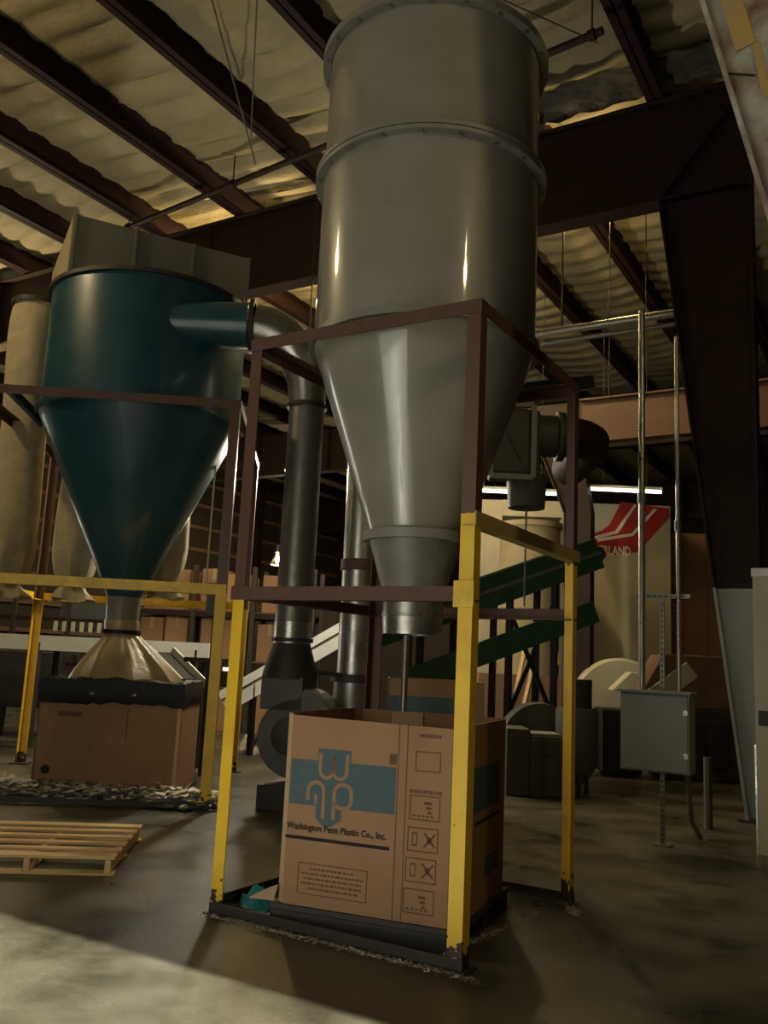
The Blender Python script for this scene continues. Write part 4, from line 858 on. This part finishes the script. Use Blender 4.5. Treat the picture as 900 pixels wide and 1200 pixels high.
# leaning timber boards and floor clutter behind
for k, (xa, ya, xb, yb, lab) in enumerate(((600, 835, 618, 745, 'pale board leaning under the green conveyor, steepest one'), (612, 835, 634, 740, 'pale board leaning under the green conveyor beside the trestle leg'), (655, 780, 642, 720, 'short pale stick leaning by the brown column foot'))):
    a, b = AT(xa, ya, 14.4), AT(xb, yb, 15.0); a.z = max(a.z, 0.05)
    tag(MB().bar(a, b, 0.07, 0.035).build('leaning_board', 'wood', bevel=0.004), lab, 'board', 'leaning boards')
bk = thing('bulk_carton', 'brown bulk carton with blue band standing behind the printed carton', 'box', V((*AT(490, 830, 9.4).xy, 0)))
k0 = V((*AT(455, 800, 9.2).xy, 0)); kt = AT(490, 796, 9.4).z; ku = V((0.86, 0.507, 0)).normalized(); kv = V((-ku.y, ku.x, 0))
o3 = [(0, 0), (1.0, 0), (1.0, 1.0), (0, 1.0)]
for i in range(4):
    (u0, v0), (u1, v1) = o3[i], o3[(i + 1) % 4]; p0, p1 = k0 + ku * u0 + kv * v0, k0 + ku * u1 + kv * v1; t = (p1 - p0).normalized(); nn = V((-t.y, t.x, 0))
    MB().obox((p0 + p1) / 2 + nn * .01 + Z * kt / 2, (p1 - p0) / 2, nn * .01, Z * kt / 2).build(['front_panel', 'side_panel', 'rear_panel', 'side_panel'][i], 'cardboard', bk)
MB().obox(k0 + ku * 0.35 - kv * 0.003 + Z * (kt - .27), ku * 0.33, kv * 0.002, Z * 0.10).build('logo_band', 'print_blue', bk)
pipe('steel_pole', 'thin grey pole standing behind the hopper spout', [V((*AT(474, 800, 8.6).xy, 0)), V((*AT(474, 800, 8.6).xy, 2.2))], 0.032, 'dull_galvanised', 'pole')
cr_ = thing('low_carton', 'low brown carton tray behind the trestle legs', 'box', V((*AT(610, 830, 15.4).xy, 0)))
cA = V((*AT(560, 830, 15.4).xy, 0)); cB = V((*AT(660, 830, 15.4).xy, 0)); cu_ = (cB - cA).normalized(); cw = (cB - cA).length; cvv = V((-cu_.y, cu_.x, 0))
for i, (c, a, b) in enumerate(((cA + cu_ * cw / 2, cu_ * cw / 2, cvv * .01), (cA + cu_ * cw / 2 + cvv * 1.2, cu_ * cw / 2, cvv * .01), (cA + cvv * .6, cvv * .6, cu_ * .01), (cB + cvv * .6, cvv * .6, cu_ * .01))):
    MB().obox(c + Z * 0.75, a, b, Z * 0.75).build('wall_panel', 'cardboard', cr_)
# cream bin and tan drum behind conveyor, tube light above
wb = thing('storage_bin', 'brightly lit cream storage bin behind the green conveyor', 'bin', V((*AT(610, 800, 19).xy, 0)))
w0_ = V((*AT(556, 800, 19).xy, 0)); wu = V((0.9, 0.435, 0)).normalized(); wv = V((-wu.y, wu.x, 0)); wz0, wz1 = AT(600, 700, 19).z, AT(600, 580, 19).z
MB().obox(w0_ + wu * 0.25 + wv * .5 + Z * wz1 / 2, wu * 0.25, wv * 0.5, Z * wz1 / 2).build('end_wall', 'cream', wb)
MB().obox(w0_ + wu * 1.15 + wv * 1.0 + Z * wz1 / 2, wu * 0.65, wv * 0.05, Z * wz1 / 2).build('rear_wall', 'cream', wb)
MB().obox(w0_ + wu * 1.15 + wv * 0.45 + Z * (wz1 - .18), wu * 0.65, wv * 0.5, Z * 0.18).build('top_beam', 'cream', wb)
td = thing('process_drum', 'tan cylindrical drum below the cream bin beam', 'drum', V((*AT(620, 800, 18.2).xy, 0)))
tcx = V((*AT(620, 700, 18.2).xy, 0)); tz1 = AT(620, 612, 18.2).z
MB().lathe([(0.62, 0.0), (0.62, tz1 - .1), (0.66, tz1 - .1), (0.66, tz1), (0.6, tz1), (0.3, tz1 + .06), (0, tz1 + .06)], tcx, 48).build('shell', 'plenum_end', td, smooth=True)
MB().lathe([(0.62, tz1 * .6), (0.65, tz1 * .6), (0.65, tz1 * .6 + .06), (0.62, tz1 * .6 + .06)], tcx, 48).build('hoop', 'plenum_paint', td, smooth=True)
def tube_light(px0, px1, py, d, label):
    a, b = AT(px0, py, d), AT(px1, py - 1, d); b.z = a.z
    t = thing('tube_light', label, 'light', (a + b) / 2, 'tube lights')
    MB().bar(a + Z * .06, b + Z * .06, 0.16, 0.05).build('housing', 'white_paint', t)
    MB().tube([a, b], 0.03, 10).build('tube', 'tube_glow', t, smooth=True)
    for q in (0.2, 0.8): MB().tube([a.lerp(b, q) + Z * .08, V((*a.lerp(b, q).xy, 9.4))], 0.008, 6).build('drop_rod', 'dark_steel', t)
tube_light(562, 652, 575, 18.0, 'long bright tube light over the cream storage bin')
tube_light(690, 775, 573, 18.2, 'dimmer tube light past the brown tapered column')

# ================================================================== LEFT BACKGROUND
wc = thing('inclined_conveyor', 'white sided inclined conveyor behind the galvanised risers', 'conveyor', V((*AT(330, 850, 13).xy, 0)))
h0, h1 = AT(262, 822, 15.0), AT(436, 722, 15.6); hd = (h1 - h0).normalized(); hs = hd.cross(Z).normalized(); hu = hs.cross(hd)
for s in (-.4, .4):
    MB().bar(h0 + hs * s, h1 + hs * s, 0.05, 0.36, hu).build('side_panel', 'white_paint', wc)
    MB().bar(h0 + hs * (s + .03) + hu * .05, h1 + hs * (s + .03) + hu * .05, 0.02, 0.02, hu).build('seam', 'dark_steel', wc)
MB().bar(h0 + hu * .1, h1 + hu * .1, 0.75, 0.02, hu).build('belt', 'black_plastic', wc)
for t in (.2, .55, .9):
    for s in (-.38, .38):
        q = h0.lerp(h1, t) + hs * s; MB().bar((q.x, q.y, 0), (q.x, q.y, q.z), 0.08, 0.08).build('leg', 'black_steel', wc)
q1, q2 = h0.lerp(h1, .2) + hs * .38, h0.lerp(h1, .55) + hs * .38
MB().bar((q1.x, q1.y, 0.1), (q2.x, q2.y, q2.z - .3), 0.06, 0.06).build('cross_brace', 'dark_steel', wc)
wbm = thing('belt_frame', 'long level white conveyor frame behind the tan sleeve', 'conveyor', V((*AT(120, 850, 14.5).xy, 0)))
j0, j1 = AT(-60, 748, 14.5), AT(246, 754, 14.5); j1.z = j0.z; jd = (j1 - j0).normalized(); js = jd.cross(Z).normalized()
for s in (0, -.8): MB().bar(j0 + js * s, j1 + js * s, 0.06, 0.24).build('side_rail', 'white_paint', wbm)
MB().bar(j0 - js * .4 + Z * .04, j1 - js * .4 + Z * .04, 0.74, 0.02).build('belt', 'black_plastic', wbm)
for t in (.05, .35, .62, .95):
    for s in (0, -.8):
        q = j0.lerp(j1, t) + js * s; MB().bar((q.x, q.y, 0), (q.x, q.y, q.z), 0.07, 0.07).build('leg', 'dark_steel', wbm)
# slanted black chute with white edge
sc_ = thing('discharge_chute', 'black discharge chute with white edges beside the tan sleeve', 'chute', V((*AT(215, 820, 13).xy, 0)))
s0, s1 = AT(186, 765, 13), AT(226, 806, 12.6); sd_ = (s1 - s0).normalized(); ss = sd_.cross(Z).normalized(); su = ss.cross(sd_)
MB().bar(s0, s1, 0.5, 0.03, su).build('pan', 'black_plastic', sc_)
for s in (-.25, .25): MB().bar(s0 + ss * s + su * .05, s1 + ss * s + su * .05, 0.03, 0.12, su).build('edge', 'white_paint', sc_)
for s in (-.2, .2):
    for P in (s0, s1):
        q = P + ss * s; MB().bar((q.x, q.y, 0), (q.x, q.y, q.z), .05, .05).build('leg', 'dark_steel', sc_)
# carton stacks on a rack
rk = thing('storage_rack', 'dark steel storage rack holding brown cartons', 'rack', V((*AT(250, 800, 19).xy, 0)))
r0 = V((*AT(150, 800, 19).xy, 0)); ru = V((0.9, 0.435, 0)).normalized(); rv = V((-ru.y, ru.x, 0)); rw = 3.9
for u in (0, 1.3, 2.6, 3.9):
    for v in (0, 1.1): MB().bar(r0 + ru * u + rv * v, r0 + ru * u + rv * v + Z * 3.5, 0.1, 0.1, ru).build('upright', 'dark_steel', rk)
for zz in (1.40, 2.45):
    for v in (0, 1.1): MB().bar(r0 + rv * v + Z * zz, r0 + ru * rw + rv * v + Z * zz, 0.06, 0.12).build('shelf_beam', 'steel_oxide', rk)
    MB().obox(r0 + ru * rw / 2 + rv * .55 + Z * (zz + .07), ru * rw / 2, rv * .55, Z * .015).build('shelf_deck', 'wood_dark', rk)
def carton(c, su, sv, sz, label, grp='cartons on the storage rack'):
    t = thing('carton', label, 'box', c, grp)
    MB().obox(c + Z * sz / 2, ru * su / 2, rv * sv / 2, Z * sz / 2).build('body', random.choice(['cardboard', 'cardboard_old']), t, bevel=0.01)
    MB().obox(c + Z * (sz + .002) - ru * 0, ru * .04, rv * sv / 2, Z * .002).build('tape', 'tan_sleeve', t)
    MB().obox(c + Z * (sz - .12) - rv * (sv / 2 + .002), ru * .04, rv * .002, Z * .12).build('tape', 'tan_sleeve', t)
cl = ['bottom', 'middle', 'upper']; cn = ['first', 'second', 'third']
for i in range(3):
    for lv, zz in enumerate((0.0, 1.49, 2.54)):
        for j in range(1 + (lv + i) % 2):
            carton(r0 + ru * (0.65 + 1.3 * i + (j - .5) * (0.56 if (lv + i) % 2 else 0)) + rv * 0.5 + Z * zz, 0.52 if (lv + i) % 2 else 0.98, 0.8, [.85, .9, .8][(i + j) % 3],
                   f'brown carton on {cl[lv]} rack level, {cn[i]} bay from blue cone' + (', ' + ['near', 'far'][j] + ' one' if (lv + i) % 2 else ''))
# lit doorway slits far behind
for k, (px, py, wd, hg, lab) in enumerate(((270, 732, 9, 28, 'bright narrow daylight gap seen past the yellow post'), (288, 735, 9, 18, 'small bright daylight gap beside the yellow post'), (266, 772, 8, 24, 'low bright daylight gap behind the paired posts'))):
    _r = RX * (px - 450) + RY * (py - 600) + RZ * FPX; _k = 27.3 / _r.y; c = CAM + _r * _k; sc2 = _k / 2 * 1.15
    t = thing('door_gap', lab, 'opening', c, 'daylight gaps')
    MB().obox(c, (wd * sc2, 0, 0), (0, .02, 0), (0, 0, hg * sc2)).build('opening', 'door_glow', t)
    MB().obox(c + V((0, .045, 0)), (wd * sc2 + .12, 0, 0), (0, .02, 0), (0, 0, hg * sc2 + .12)).build('surround', 'wall_sheet', t)
# dark sorting machine far left
sm = thing('sorting_machine', 'dark framed sorting machine behind the yellow rail at the side', 'machine', V((*AT(30, 850, 14).xy, 0)))
s0 = V((*AT(-70, 850, 15.6).xy, 0))
MB().obox(s0 + jd * 1.0 - js * .8 + Z * 1.0, jd * 0.9, js * 0.5, Z * 0.5).build('body', 'dark_steel', sm, bevel=.02)
for u in (0, .9, 1.9, 2.7):
    MB().bar(s0 + jd * u - js * .4, s0 + jd * u - js * .4 + Z * 2.6, .08, .08, jd).build('frame_post', 'dark_steel', sm)
for zz in (0.75, 1.3, 2.1, 2.55): MB().bar(s0 - js * .4 + Z * zz, s0 + jd * 2.7 - js * .4 + Z * zz, .05, .07).build('frame_rail', 'steel_oxide', sm)
MB().obox(s0 + jd * 2.2 - js * .7 + Z * 2.2, jd * .45, js * .3, Z * .25).build('drive_cover', 'machine_grey', sm, bevel=.02)
for k in range(7): MB().obox(s0 + jd * (1.7 + k * .16) - js * .36 + Z * 1.98, jd * .03, js * .03, Z * .09).build('clip', 'cream', sm)
# short control pedestal
cpd = thing('control_pedestal', 'small dark control pedestal on a post beside the yellow posts', 'pedestal', V((*AT(243, 830, 12).xy, 0)))
c_ = V((*AT(243, 830, 12).xy, 0))
MB().bar(c_, c_ + Z * 1.55, .10, .10, jd).build('post', 'dark_steel', cpd)
MB().obox(c_ + Z * 2.35, jd * .12, js * .08, Z * .22).build('switch_box', 'machine_grey', cpd, bevel=.01)
MB().bar(c_ + Z * 1.5, c_ + Z * 2.2, .05, .05, jd).build('riser', 'dark_steel', cpd)
MB().obox(c_ + Z * 1.52, jd * .35, js * .12, Z * .03).build('shelf', 'dark_steel', cpd)
# far partition under the roof
MB().box(-26, -13.0, 27.36, 27.5, 0, 3.6).build('wall_partition', 'wall_sheet')['kind'] = 'structure'
